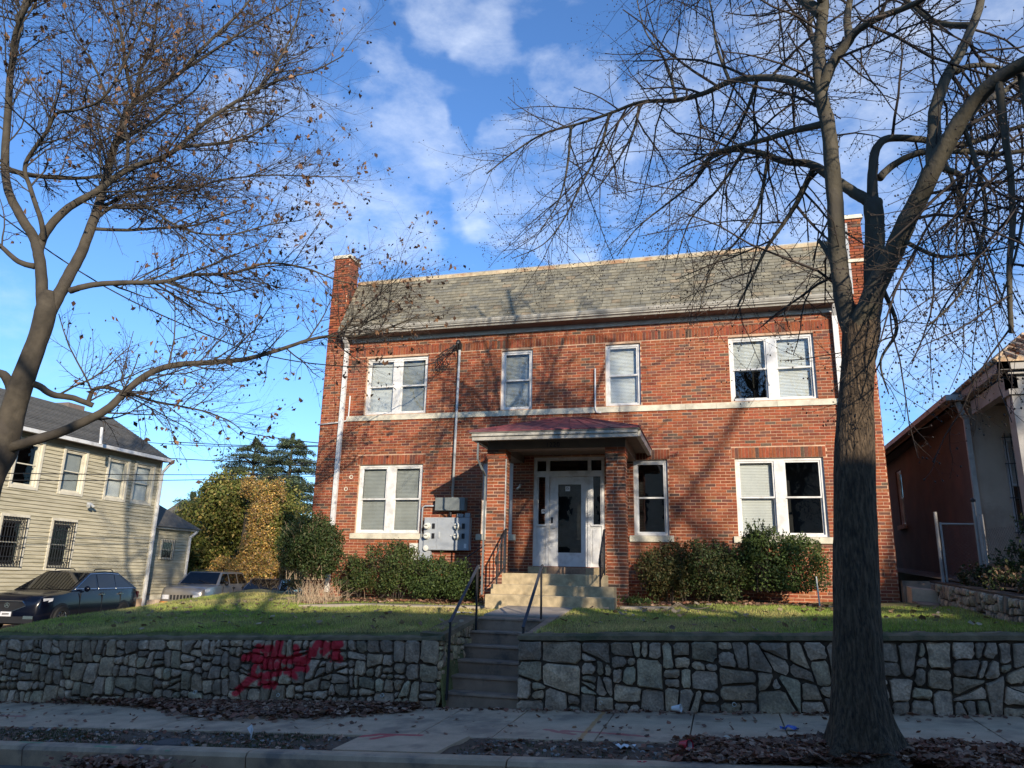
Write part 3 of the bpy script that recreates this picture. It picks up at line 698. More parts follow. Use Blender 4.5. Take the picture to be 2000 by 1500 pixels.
for u0, u1, w0, w1, pair, bl in wins: sash_window(bld, TF, u0, u1, w0, w1, pair, bl)
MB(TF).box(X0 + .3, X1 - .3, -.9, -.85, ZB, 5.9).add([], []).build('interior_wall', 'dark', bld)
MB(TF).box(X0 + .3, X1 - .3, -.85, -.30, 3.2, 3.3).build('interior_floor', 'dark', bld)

# entrance: frame, transom, sidelights, door
ent = MB(TF); e0, e1, ez0, ez1 = DOOR; f0, f1 = -.10, -.02
ent.box(e0, e0 + .07, f0, f1, ez0, ez1); ent.box(e1 - .07, e1, f0, f1, ez0, ez1); ent.box(e0 + .07, e1 - .07, f0, f1, ez1 - .07, ez1)
ent.box(e0 + .07, e1 - .07, f0, f1 + .006, 2.30, 2.43)
for a, b in ((-3.86, -3.79), (-2.885, -2.815)): ent.box(a, b, f0, f1, ez0, 2.30)
for a, b in ((-3.87, -3.79), (-2.885, -2.805)): ent.box(a, b, f0, f1, 2.43, ez1 - .07)
entrance = ent.build('entrance_frame', 'white', bld)
for a, b in ((e0 + .07, -3.86), (-2.815, e1 - .07)):
    p = MB(TF); p.box(a, b, f0, f1 - .02, ez0, 1.16); p.box(a - .0, b, f1 - .02, f1 + .02, 1.16, 1.20); p.box(a + .04, b - .04, f1 - .02, f1 - .008, ez0 + .1, 1.08)
    p.box(a, a + .035 if a < -3.5 else a + .05, f0, f1 - .02, 1.20, 2.30); p.box(b - .03, b, f0, f1 - .02, 1.20, 2.30); p.build('side_panel', 'white', entrance)
    MB(TF).add([(a, f0 + .02, 1.2), (b, f0 + .02, 1.2), (b, f0 + .02, 2.3), (a, f0 + .02, 2.3)], [(0, 1, 2, 3)]).build('pane', 'glass', entrance)
for a, b in ((e0 + .07, -3.87), (-3.79, -2.885), (-2.805, e1 - .07)):
    MB(TF).add([(a, f0 + .02, 2.43), (b, f0 + .02, 2.43), (b, f0 + .02, ez1 - .07), (a, f0 + .02, ez1 - .07)], [(0, 1, 2, 3)]).build('pane', 'glass', entrance)
dm = MB(TF); da, db, dz0, dz1 = -3.785, -2.89, .265, 2.295
ga, gb, gz0, gz1 = -3.585, -3.04, .57, 2.12
dm.box(da, ga, -.09, -.045, dz0, dz1); dm.box(gb, db, -.09, -.045, dz0, dz1); dm.box(ga, gb, -.09, -.045, dz0, gz0); dm.box(ga, gb, -.09, -.045, gz1, dz1)
fr = .025
dm.box(ga - fr, gb + fr, -.045, -.037, gz0 - fr, gz0); dm.box(ga - fr, gb + fr, -.045, -.037, gz1, gz1 + fr); dm.box(ga - fr, ga, -.045, -.037, gz0, gz1); dm.box(gb, gb + fr, -.045, -.037, gz0, gz1)
door = dm.build('door', 'white', bld)
MB(TF).add([(ga, -.07, gz0), (gb, -.07, gz0), (gb, -.07, gz1), (ga, -.07, gz1)], [(0, 1, 2, 3)]).build('pane', 'glass', door)
MB(TF).box(-3.745, -3.70, -.045, -.03, 1.23, 1.36).build('keypad_lock', 'black', door)
h_ = MB(TF); h_.lathe([(.035, 0), (.035, .012)], (-3.72, -.045, 1.13), (0, 1, 0), 12); h_.box(-3.76, -3.68, -.045, -.035, 1.08, 1.18); h_.box(-3.73, -3.62, -.02, -.005, 1.12, 1.14); h_.build('handle', 'galv', door)
def notice(parent, u, w_, s, v):
    MB(TF).box(u - s / 2, u + s / 2, v, v + .002, w_ - s / 2, w_ + s / 2).build('paper_notice', 'cup', parent)
    k = MB(TF)
    for a, b, c, d in ((-.3, -.22, -.1, .3), (-.22, .1, .22, .3), (.02, .1, -.1, .22), (-.22, .3, -.12, -.05), (.2, .27, -.05, .2)): k.box(u + a * s, u + b * s, v + .0025, v + .004, w_ + c * s, w_ + d * s)
    k.build('notice_print', 'black', parent)
notice(door, -3.36, 2.02, .11, -.066); notice(entrance, -3.93, 1.50, .10, -.075)

# porch: floor, steps, brick pillars, beam, roof
porch = thing('porch_steps', 'tan stone porch steps and landing below the white front door', 'steps', (-3.2, 14.2, -.55))
for nm, x0_, x1_, y0_, y1_, z0_, z1_ in (('landing', -4.30, -2.14, 14.90, D - .18, -.62, .085), ('step', -4.42, -1.98, 14.55, 14.90, -.62, -.135), ('step', -4.42, -1.93, 14.18, 14.55, -.75, -.325)):
    c = .012
    MB().hexa([(x0_, y0_, z0_), (x1_, y0_, z0_), (x1_, y1_, z0_), (x0_, y1_, z0_)], [(x0_, y0_, z1_ - c), (x1_, y0_, z1_ - c), (x1_, y1_, z1_ - c), (x0_, y1_, z1_ - c)]).hexa(
        [(x0_, y0_, z1_ - c), (x1_, y0_, z1_ - c), (x1_, y1_, z1_ - c), (x0_, y1_, z1_ - c)], [(x0_ + c, y0_ + c, z1_), (x1_ - c, y0_ + c, z1_), (x1_ - c, y1_, z1_), (x0_ + c, y1_, z1_)]).build(nm, 'step', porch)
for a, b in ((-4.19, -3.76), (-3.758, -3.32), (-3.318, -2.88), (-2.878, -2.48)): MB().box(a, b, 16.6, D - .02, .085, .245).build('door_sill_stone', 'step' if a < -4 or a > -2.9 else 'conc2', porch)

BRM = []
for k in range(14):
    b = MB(); rr = random.Random(100 + k); c = brick_col(rr); b.box(-.5, .5, -.5, .5, -.5, .5, c)
    me_ = bpy.data.meshes.new('brick'); me_.from_pydata(b.v, [], b.f); me_.materials.append(MT['brick'])
    a = me_.color_attributes.new('Col', 'FLOAT_COLOR', 'CORNER'); a.data.foreach_set('color', np.tile(np.array([*c, 1.0]), len(me_.loops))); BRM.append(me_)
ncol = 0
def pillar(xc, first):
    global ncol
    w2 = .195; y0, y1 = 14.90, 15.29; zb, zt = -.62, 2.62
    core = MB().box(xc - w2 + .006, xc + w2 - .006, y0 + .006, y1 - .006, zb, zt); o = core.build('porch_pillar', 'mortar', bld)
    r = random.Random(int(xc * 10)); n = int(round((zt - zb) / BH)); h = (zt - zb) / n
    for i in range(n):
        z = zb + h * (i + .5); cap = 1.0 if i < n - 3 else 1.08
        W = 2 * w2 * cap; x0 = xc - W / 2; ya = y0 - (cap - 1) * w2; yb = y1 + (cap - 1) * w2; Dp = yb - ya
        s = W * .62 if i % 2 else W * .38
        long_front = [(x0, x0 + s), (x0 + s, x0 + W)]
        for a, b in long_front:
            for (c, d) in ((ya, ya + Dp * .5), (ya + Dp * .5, yb)):
                me_ = BRM[r.randrange(14)]
                q = piece(me_, 'brick', o, ((a + b) / 2, (c + d) / 2, z)) if (c == ya or True) else None
                q.scale = (b - a - JT * .8, d - c - JT * .8, h - JT); ncol += 1
    return o
pillar(-4.49, True); pillar(-1.975, False)
MB().box(-4.30, -4.285, 14.95, 15.0, -.4, 2.6).build('conduit', 'galv', bld)
# beam, ceiling, fascia, hipped red roof
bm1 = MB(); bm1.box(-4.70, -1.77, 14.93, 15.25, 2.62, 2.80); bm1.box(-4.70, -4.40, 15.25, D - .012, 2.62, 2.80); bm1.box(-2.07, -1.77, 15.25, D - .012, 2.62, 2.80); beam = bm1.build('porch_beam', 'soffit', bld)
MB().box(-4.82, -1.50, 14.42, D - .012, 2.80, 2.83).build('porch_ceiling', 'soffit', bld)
PF = MB(); e = [(-4.86, 14.38), (-1.46, 14.38), (-1.46, D - .012), (-4.86, D - .012)]
PF.box(-4.86, -1.46, 14.34, 14.42, 2.72, 2.80); PF.box(-4.86, -1.46, 14.30, 14.42, 2.80, 2.865); PF.box(-4.90, -1.42, 14.27, 14.44, 2.865, 2.89)
for a, b in ((-4.90, -4.82), (-1.50, -1.42)): PF.box(a, b, 14.44, D - .012, 2.74, 2.89)
PF.build('porch_fascia', 'gutter', bld)
zr, ze = 3.70, 2.90
A, B, C_, D_ = (-4.92, 14.25, ze), (-1.40, 14.25, ze), (-1.40, D - .01, ze), (-4.92, D - .01, ze); E_, G_ = (-3.60, D - .01, zr), (-3.12, D - .01, zr)
rf = MB(); rf.add([A, B, C_, D_, E_, G_, (-4.92, 14.25, ze - .02), (-1.40, 14.25, ze - .02), (-1.40, D - .01, ze - .02), (-4.92, D - .01, ze - .02)],
                  [(0, 1, 5, 4), (1, 2, 5), (0, 4, 3), (0, 6, 7, 1), (1, 7, 8, 2), (3, 9, 6, 0), (6, 9, 8, 7)])
# seams of the sheet roof
for k in range(9):
    t = (k + .5) / 9; a = Vector(A).lerp(Vector(B), t); b = Vector(E_).lerp(Vector(G_), t); rf.bar(a + Vector((0, .01, .008)), b + Vector((0, 0, .008)), .02, .012)
rf.bar(Vector(A), Vector(E_), .05, .03); rf.bar(Vector(B), Vector(G_), .05, .03)
rf.build('porch_roof', 'redroof', bld)
fc = bpy.data.curves.new('house_number', 'FONT'); fc.body = '1220'; fc.size = .135; fc.extrude = .004; fc.align_x = 'CENTER'; fc.space_character = 1.15; fc.materials.append(MT['iron'])
fo_ = bpy.data.objects.new('number_curve', fc); fme = bpy.data.meshes.new_from_object(fo_); bpy.data.objects.remove(fo_); fme.materials.clear(); fme.materials.append(MT['iron']); fo = bpy.data.objects.new('house_number', fme); col.objects.link(fo); fo.parent = bld; fo.rotation_euler = (R(90), 0, 0); fo.location = Vector((-3.28, 14.925, 2.655)) - WL[bld.name]; WL[fo.name] = Vector((0, 0, 0))

def porch_rail(label, x, s):
    t = thing('porch_railing', label, 'railing', (x, 14.35, -.13), 'iron railings of the porch steps')
    top = [(x, 15.0, .96), (x, 14.86, .95), (x, 14.30, .42)]
    b = MB(); b.tube(top, .017, 8); b.tube([(x, 14.30, .42), (x, 14.22, .36), (x, 14.20, .28), (x, 14.235, .24), (x, 14.27, .28)], .013, 6); b.build('rail', 'iron', t, smooth=True)
    MB().bar((x, 14.94, .22), (x, 14.32, -.03), .022, .012).build('bottom_rail', 'iron', t)
    MB().bar((x, 14.32, -.14), (x, 14.32, .43), .028).build('post', 'iron', t); MB().bar((x, 14.90, .085), (x, 14.90, .95), .028).build('post', 'iron', t)
    for k in range(4):
        y = 14.43 + .115 * k; f = (y - 14.30) / .56; MB().bar((x, y, -.02 + .25 * (y - 14.32) / .62), (x, y, .42 + .53 * f), .014).build('baluster', 'iron', t)
porch_rail('black iron railing beside the left porch pillar', -4.24, 1); porch_rail('black iron railing beside the right porch pillar', -2.21, 1)
t = thing('area_railing', 'low sloping black iron railing between the meter cabinet and the left porch pillar', 'railing', (-5.2, 16.3, -.5))
MB().tube([(-5.62, 16.3, .36), (-4.95, 16.3, .80), (-4.75, 16.3, .80)], .016, 6).build('rail', 'iron', t)
MB().bar((-5.6, 16.3, -.5), (-5.6, 16.3, .38), .025).build('post', 'iron', t)
for k in range(5): MB().bar((-5.45 + .15 * k, 16.3, -.3), (-5.45 + .15 * k, 16.3, .42 + .095 * k), .013).build('baluster', 'iron', t)

# cornice and gutter
MB(TF).box(X0 + .75, X1 - .76, .0, .03, 5.90, 6.00).build('frieze_board', 'white', bld)
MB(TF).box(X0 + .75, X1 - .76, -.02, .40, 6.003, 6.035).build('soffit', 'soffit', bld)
g = MB(TF); pr = [(.40, 6.0), (.42, 6.03), (.47, 6.05), (.475, 6.075), (.50, 6.085), (.53, 6.13), (.54, 6.16), (.52, 6.165), (.40, 6.165)]
n = len(pr); a, b = X0 + .73, X1 - .74
g.add([(a, v, z) for v, z in pr] + [(b, v, z) for v, z in pr], [(i, (i + 1) % n, n + (i + 1) % n, n + i) for i in range(n)] + [tuple(range(n)), tuple(range(2 * n - 1, n - 1, -1))]); g.build('gutter', 'gutter', bld)
# mansard: slates laid on a sloping deck
RY0, RZ0, RY1, RZ1 = D - .42, 6.10, D + .55, 7.84
ra, rb_ = -9.42, 2.98
dk = MB(); dk.add([(ra, RY0, RZ0), (rb_, RY0, RZ0), (rb_, RY1, RZ1), (ra, RY1, RZ1), (ra, RY0 + .08, RZ0 - .06), (rb_, RY0 + .08, RZ0 - .06), (rb_, RY1 + .1, RZ1 - .06), (ra, RY1 + .1, RZ1 - .06)], [(0, 1, 2, 3), (7, 6, 5, 4), (0, 4, 5, 1), (1, 5, 6, 2), (2, 6, 7, 3), (3, 7, 4, 0)])
dk.build('roof_deck', 'dark', bld)
sl_dir = Vector((0, RY1 - RY0, RZ1 - RZ0)); sl_len = sl_dir.length; sl_dir.normalize(); sl_n = Vector((0, -sl_dir.z, sl_dir.y))
nrow = 17; cs = sl_len / nrow; r = random.Random(77); slates = []
for i in range(nrow):
    x = ra + (i % 2) * .115 - .23
    while x < rb_:
        wd = .23 + r.uniform(-.012, .012); p, q = max(x, ra) + .0035, min(x + wd, rb_) - .0035; x += wd
        if q - p < .03: continue
        s0 = cs * i - .008; s1 = cs * (i + 1) + .02
        a = Vector((0, RY0, RZ0)) + sl_dir * (s0 + r.uniform(-.004, .004)) + sl_n * (.020 + r.uniform(0, .004)); b = Vector((0, RY0, RZ0)) + sl_dir * s1 + sl_n * .005
        t = r.random(); g_ = r.uniform(.85, 1.15) * .80
        c = (.255, .235, .175) if t < .55 else ((.29, .26, .185) if t < .75 else ((.19, .18, .145) if t < .95 else (.30, .24, .16)))
        c = tuple(k * g_ for k in c)
        slates.append(((p + q) / 2, a, b, p, q, c))
def slate_into(mb, s):
    _, a, b, p, q, c = s; th = sl_n * .014
    mb.add([(p, a.y, a.z), (q, a.y, a.z), (q, b.y, b.z), (p, b.y, b.z), (p, a.y - th.y, a.z - th.z), (q, a.y - th.y, a.z - th.z)], [(0, 1, 2, 3), (4, 5, 1, 0), (0, 3, 4), (1, 5, 2)], c)
slates.sort(key=lambda s: s[0] ** 2 + s[1].y ** 2 + s[1].z ** 2)
roof = MB().box(ra, rb_, RY1 - .02, RY1 + .10, RZ1 - .02, RZ1 + .05).build('roof', 'lead', bld)
for s in slates[:290]: mb = MB(); slate_into(mb, s); mb.build('slate', 'slate', roof)
mb = MB(); [slate_into(mb, s) for s in slates[290:]]; mb.build('slates_beyond', 'slate', roof, kind='stuff')
MB().hexa([(ra, RY1 - .085, RZ1 - .10), (rb_, RY1 - .085, RZ1 - .10), (rb_, RY1 - .02, RZ1 - .10), (ra, RY1 - .02, RZ1 - .10)], [(ra, RY1 - .07, RZ1 + .0), (rb_, RY1 - .07, RZ1 + .0), (rb_, RY1 - .02, RZ1 + .0), (ra, RY1 - .02, RZ1 + .0)]).build('ridge_flashing', 'rust', roof)
MB().box(X0 + .1, X1 - .1, RY1 + .1, D + 13, RZ1 - .35, RZ1 - .25).build('flat_roof', 'lead', roof)
# end piers / parapets
rb = random.Random(31)
for k, (a, b, zt, y1) in enumerate(((PL[0], PL[1], 8.38, D + .50), (PR[0], PR[1], 8.12, D + .60))):
    co = MB(); co.box(a + .01, b - .01, D + .012, y1, 5.90, zt); co.box(min(a, b) + .02, max(a, b) - .02, y1, D + 13, 5.90, 7.75); p_ = co.build('parapet_pier', 'mortar', bld)
    q = MB(TF); bricks(q, a, b, 5.895, zt, [], rb)
    Tl = frameT((b, 0, 0), (0, 1, 0), (1, 0, 0)) if k == 0 else frameT((a, 0, 0), (0, 1, 0), (-1, 0, 0))
    q.build('brickwork', 'brick', p_, kind='stuff')
    if k == 0: q = MB(Tl); bricks(q, D, y1, 5.895, zt, [], rb, v0=-.01); q.build('brickwork', 'brick', p_, kind='stuff')
    else: MB().box(a - .012, a + .012, D + .02, y1, 5.95, zt - .02).build('flashing', 'lead', p_); MB(TF).box(a - .005, a + .12, .0, .022, 6.3, zt - .1).build('flashing', 'lead', p_)
    MB().hexa([(a - .04, D - .05, zt), (b + .04, D - .05, zt), (b + .04, y1 + .04, zt), (a - .04, y1 + .04, zt)], [(a - .02, D - .03, zt + .10), (b + .02, D - .03, zt + .10), (b + .02, y1 + .02, zt + .10), (a - .02, y1 + .02, zt + .10)]).build('cap_stone', 'limestone', p_)
    if k == 1: MB(TF).box(a - .05, b + .03, .0, .05, 7.05, 7.12).build('cap_stone', 'limestone', p_)
# side and rear walls
for a, nx, u, v in ((X0, -1, (0, -1, 0), (-1, 0, 0)), (X1, 1, (0, 1, 0), (1, 0, 0))):
    Tside = frameT((a, D, 0), (0, 1, 0), v); q = MB(); q.box(min(a, a - nx * .3) + .002, max(a, a - nx * .3) - .002, D + .012 if True else D, D + 13, ZB, 7.6 if nx < 0 else 7.6); q.build('side_wall', 'mortar', bld)
    q = MB(Tside); bricks(q, 0.0, 13, ZB, 7.55, [], rb, v0=-.002); q.build('brickwork', 'brick', bld, kind='stuff')
MB().box(X0 + .3, X1 - .3, D + 12.7, D + 13, ZB, 7.5).build('rear_wall', 'ochrebrick', bld)

# downspouts, conduits and small pipes
def ds(name, label, pts, w_=.085, m='white', parent=bld, n=None):
    mb = MB()
    for p, q in zip(pts, pts[1:]): mb.bar(p, q, w_, w_ * .7, up=(0, 1, 0))
    o = mb.build(name, m, parent)
    if label: o['label'] = label
    return o
ds('downspout', None, [(-9.28, D - .07, -.45), (-9.28, D - .07, 5.80), (-9.26, D - .30, 6.0)], .11)
ds('downspout', None, [(2.67, D - .07, -.45), (2.67, D - .07, 5.80), (2.67, D - .30, 6.0)], .11)
ds('downspout', 'short white downspout bent around the left porch pillar', [(-4.76, 14.45, 2.74), (-4.76, 14.45, 2.35), (-4.70, 14.62, 2.15), (-4.70, 14.84, 2.05), (-4.70, 14.84, -.35)], .036, 'meterdark')
MB().tube([(-9.95, D - .04, 3.72), (-9.35, D - .05, 3.76), (-9.14, D - .05, 3.80), (-9.09, D - .05, 3.92), (-9.09, D - .05, 4.45)], .018, 8).build('conduit', 'white', bld, smooth=True)
MB().tube([(-2.55, D - .05, 3.78), (-2.66, D - .055, 3.79), (-2.69, D - .055, 3.88), (-2.69, D - .04, 4.86)], .02, 8).build('conduit', 'white', bld, smooth=True)
MB().tube([(-4.55, D - .03, 2.02), (-4.48, D - .08, 2.05), (-4.46, D - .08, 2.12)], .028, 8).build('porch_camera', 'cream', bld, smooth=True)
for u, z in ((-9.02, 2.05), (-8.9, 2.35)): MB(TF).lathe([(.03, .012), (.05, .018), (.055, .012)], (u, 0, z), (0, 1, 0), 12).build('mortar_patch', 'limestone', bld)
MB(TF).box(-6.1, -6.02, 0, .02, 3.66, 3.69).build('bracket', 'iron', bld)

# meter bank
mt = thing('electric_meter_bank', 'grey electric meter cabinet with four round meters on the brick wall', 'meter cabinet', (-6.2, D, .58))
c0, c1, m0, m1 = -6.79, -5.65, .58, 1.335
MB(TF).box(c0, c1, .01, .17, m0, m1).build('cabinet', 'meter', mt)
for a, b in ((c0 + .012, -6.46), (-6.45, -6.02), (-6.01, c1 - .012)): MB(TF).box(a, b, .17, .178, m0 + .012, m1 - .012).build('cabinet_door', 'meter', mt)
for u, z in ((-6.70, 1.13), (-6.70, .90), (-5.95, 1.13), (-5.95, .90)):
    q = MB(TF).lathe([(.082, .178), (.082, .21), (.07, .225), (.066, .27), (.05, .285), (0, .29)], (u, 0, z), (0, 1, 0), 20).build('meter', 'cream', mt, smooth=False)
    MB(TF).box(u - .035, u + .035, .286, .293, z + .005, z + .022).build('meter_dial', 'black', q)
    MB(TF).box(u + .12, u + .185, .178, .20, z - .055, z + .065).build('breaker', 'black', mt)
MB(TF).box(-6.41, -6.38, .178, .20, .86, 1.0).build('latch', 'galv', mt); MB(TF).box(-6.12, -6.08, .178, .195, .90, .93).build('latch', 'galv', mt)
MB(TF).box(-5.77, -5.71, .178, .181, .63, .73).build('cabinet_sticker', 'cup', mt)
MB(TF).box(-6.52, -5.78, .01, .22, 1.50, 1.80).build('wire_trough', 'meterdark', mt)
MB(TF).box(-6.0, -5.84, .02, .1, 1.36, 1.43).build('breaker_box', 'meter', mt); MB(TF).box(-5.8, -5.68, .02, .1, 1.35, 1.45).build('breaker_box', 'meter', mt)
MB().tube([(-6.17, D - .1, 1.33), (-6.17, D - .1, 1.52)], .04, 10).build('conduit', 'black', mt)
MB().tube([(-6.14, D - .08, 1.78), (-6.12, D - .08, 5.55)], .032, 10).build('service_mast', 'galv', mt, smooth=True)
MB().tube([(-6.12, D - .08, 5.52), (-6.12, D - .10, 5.64), (-6.12, D - .2, 5.70), (-6.12, D - .28, 5.62)], [.045, .06, .055, .045], 10).build('weatherhead', 'iron', mt, smooth=True)
MB().tube([(-6.53, D - .06, 1.62), (-6.84, D - .06, 1.62), (-6.90, D - .06, 1.58), (-6.90, D - .06, .6)], .022, 8).build('conduit', 'meter', mt, smooth=True)
rr = random.Random(4); cbs = MB()
for k in range(5):
    pts = []; cx, cz = -6.35 - .07 * k, 5.35 - .05 * k
    for j in range(11):
        a = j / 10 * math.pi * 1.5 + k; pts.append((cx + .22 * math.cos(a) * (1 - .1 * k), D - .16 - .02 * k, cz + .20 * math.sin(a)))
    cbs.tube([(-6.12, D - .27, 5.62)] + pts, .009, 5)
cbs.build('cable_loops', 'wire', mt, smooth=True)
t = thing('utility_box', 'light grey box with a single meter, low left of the meter cabinet', 'utility box', (-6.7, D, .35))
MB(TF).box(-6.92, -6.62, .01, .12, .32, .85).build('box', 'meter', t); MB(TF).lathe([(.07, .12), (.065, .19), (0, .2)], (-6.72, 0, .62), (0, 1, 0), 18).build('meter', 'cream', t)
t = MB(TF).box(-7.17, -6.97, .01, .10, .30, .73).build('utility_box', 'cream'); tag(t, 'small white utility box on the wall just above the low left hedge', 'utility box')

# ------------------------------------------------------------------ foliage helpers
def leafcloud(pts, nrm, size, cols, aspect=.55, bend=.0, droop=0):
    n = len(pts); r = nr
    a = r.normal(size=(n, 3)); a /= np.linalg.norm(a, axis=1)[:, None]
    if nrm is not None: a = a * .8 + nrm; a /= np.linalg.norm(a, axis=1)[:, None]
    b = r.normal(size=(n, 3)); b[:, 2] -= droop; u = np.cross(a, b); u /= np.linalg.norm(u, axis=1)[:, None] + 1e-9; v = np.cross(a, u)
    s = size * r.uniform(.6, 1.35, n)[:, None]
    tip = pts + v * s; base = pts - v * s; l = pts + u * s * aspect + a * s * bend; rr_ = pts - u * s * aspect + a * s * bend
    V = np.stack([base, l, tip, rr_], 1).reshape(-1, 3); F = np.arange(4 * n).reshape(n, 4)
    return V, F
def pick(cols, n, jitter=.2):
    c = np.array(cols)[nr.integers(0, len(cols), n)]; return c * nr.uniform(1 - jitter, 1 + jitter, n)[:, None]
def crown_points(blobs, n, shell=.65):
    """points through ellipsoids: (cx,cy,cz,rx,ry,rz,weight), densest near the surface, broken into clumps"""
    W = np.array([b[6] if len(b) > 6 else b[3] * b[4] + b[4] * b[5] for b in blobs]); W = W / W.sum(); out = []; nn = []
    for b, wt in zip(blobs, W):
        k = int(n * wt); d = nr.normal(size=(k, 3)); d /= np.linalg.norm(d, axis=1)[:, None]
        nclump = max(8, int(k / 120)); cd = nr.normal(size=(nclump, 3)); cd /= np.linalg.norm(cd, axis=1)[:, None]; off = nr.uniform(.70, 1.17, nclump)
        idx = nr.integers(0, nclump, k); d2 = cd[idx] + nr.normal(size=(k, 3)) * .23; rad = off[idx] * (nr.uniform(shell ** 3, 1, k) ** (1 / 3))
        d2 /= np.maximum(1e-6, np.linalg.norm(d2, axis=1))[:, None]
        p = np.array(b[:3]) + d2 * rad[:, None] * np.array(b[3:6]); out.append(p); nn.append(d2 * .5)
    return np.concatenate(out), np.concatenate(nn)
def shrub(name, label, cat, blobs, n, size, cols, zmin=None, stems=6, seed=1, group=None, stemcol='twig'):
    c = np.array([b[:3] for b in blobs]).mean(0); base = min(b[2] - b[5] for b in blobs) if zmin is None else zmin
    t = thing(name, label, cat, (float(c[0]), float(c[1]), float(base)), group)
    P, NN = crown_points(blobs, n); 
    if zmin is not None: k = P[:, 2] > zmin + .02; P = P[k]; NN = NN[k]
    r = random.Random(seed + 50); sh = MB(); extra = []
    for b in blobs:                                     # stray shoots that break the outline
        for k in range(26):
            a = r.uniform(0, 6.28); e = r.uniform(.1, 1.4); d = Vector((math.cos(a) * math.cos(e), math.sin(a) * math.cos(e), math.sin(e))); o = Vector((b[0] + d.x * b[3] * .85, b[1] + d.y * b[4] * .85, b[2] + d.z * b[5] * .85))
            l = r.uniform(.07, .22); q = (d + Vector((0, 0, .7))).normalized(); sh.tube([o - q * .1, o + q * l * .5, o + q * l + Vector((r.uniform(-.04, .04), 0, 0))], [.005, .004, .002], 3)
            for j in range(14): extra.append(tuple(o + q * l * (j / 13) + Vector((r.gauss(0, .018), r.gauss(0, .018), r.gauss(0, .015)))))
    P = np.concatenate([P, np.array(extra)]); NN = np.concatenate([NN, np.zeros((len(extra), 3))])
    V, F = leafcloud(P, NN, size, None, .5, .1); C = pick(cols, len(P), .3)
    sh.build('shoots', stemcol, t, kind='stuff')
    fastmesh('foliage', V, F, C, 'leaf', t)
    r = random.Random(seed); s = MB()
    for b in blobs:
        for k in range(stems):
            a = r.uniform(0, 6.28); rr = r.uniform(.3, .95); tip = (b[0] + math.cos(a) * b[3] * rr, b[1] + math.sin(a) * b[4] * rr, b[2] + b[5] * r.uniform(-.3, .95) * math.sqrt(max(0, 1 - rr * rr)))
            o = (b[0] + r.uniform(-.15, .15), b[1] + r.uniform(-.1, .1), base - .02); m_ = ((o[0] + tip[0]) / 2 + r.uniform(-.08, .08), (o[1] + tip[1]) / 2, (o[2] + tip[2]) / 2 + r.uniform(0, .1))
            s.tube([o, m_, tip], [.012, .008, .003], 4)
    s.build('stems', stemcol, t, kind='stuff')
    return t
G1 = [(.050, .085, .022), (.065, .10, .028), (.036, .06, .018), (.09, .12, .03)]
G2 = [(.035, .06, .018), (.048, .08, .022), (.028, .045, .014), (.07, .075, .025)]
G3 = [(.075, .12, .028), (.10, .15, .035), (.05, .08, .022), (.13, .16, .05)]
G4 = [(.08, .075, .025), (.05, .06, .02), (.11, .085, .03), (.04, .055, .018)]
shrub('shrub', 'tall round dark green shrub at the left corner of the brick building', 'shrub', [(-9.35, 16.0, .72, .78, .7, .62), (-9.0, 15.9, .30, .5, .5, .45), (-9.75, 16.0, .50, .5, .5, .5)], 17000, .031, G2, zmin=-.15, stems=9, seed=2, stemcol='wood')
shrub('shrub', 'low dark hedge shrub under the lower left window pair', 'shrub', [(-7.35, 16.0, .12, .85, .6, .58), (-8.15, 16.0, -.05, .5, .5, .42), (-6.95, 15.9, .15, .5, .5, .52)], 13000, .027, G1 + G4[:2], zmin=-.50, seed=3)
shrub('shrub', 'low green hedge shrub below the meter cabinet', 'shrub', [(-6.15, 15.9, -.08, .75, .6, .48), (-5.45, 15.8, -.16, .48, .5, .40)], 12000, .027, G1 + G2[:2], zmin=-.50, seed=4)
shrub('shrub', 'olive and brown tinged shrub right of the porch pillar', 'shrub', [(-1.15, 15.95, .12, .55, .55, .56), (-.85, 15.9, .35, .45, .45, .42)], 9500, .027, G4, zmin=-.46, seed=5)
shrub('shrub', 'dark leafy shrub in the middle of the right hand hedge', 'shrub', [(-.25, 16.0, .22, .62, .55, .62), (.2, 15.9, .0, .4, .5, .5)], 10500, .027, G2 + G4[:1], zmin=-.44, seed=6)
shrub('shrub', 'bright green tall shrub below the lower right window pair', 'shrub', [(.95, 15.9, .38, .72, .6, .70), (1.45, 15.9, .30, .6, .55, .62), (.75, 15.8, .75, .35, .4, .38)], 16000, .028, G3, zmin=-.15, stems=14, seed=7)
# dead twiggy undergrowth at the corner
t = thing('dry_weeds', 'pale dry weed stalks at the foot of the round left shrub', 'weeds', (-9.2, 15.4, -.55)); r = random.Random(9); s = MB()
for k in range(260):
    x, y = r.gauss(-8.75, .28), r.gauss(15.4, .2); z = zlawn(x, y); l = r.uniform(.15, .85) * .62; dx, dy = r.gauss(0, .14), r.gauss(0, .1)
    s.tube([(x, y, z), (x + dx * .5, y + dy * .5, z + l * .6), (x + dx * 1.4, y + dy * 1.4, z + l)], [.004, .003, .0015], 3)
s.build('stalks', 'wood', t, kind='stuff')
t = thing('weed_tuft', 'small green weeds beside the right end of the porch steps', 'weeds', (-1.7, 15.0, -.42))
P = np.stack([nr.normal(-1.65, .16, 500), nr.normal(15.0, .12, 500), -.42 + np.abs(nr.normal(0, .06, 500))], 1); V, F = leafcloud(P, None, .03, None); fastmesh('leaves', V, F, pick(G3, 500), 'leaf', t)
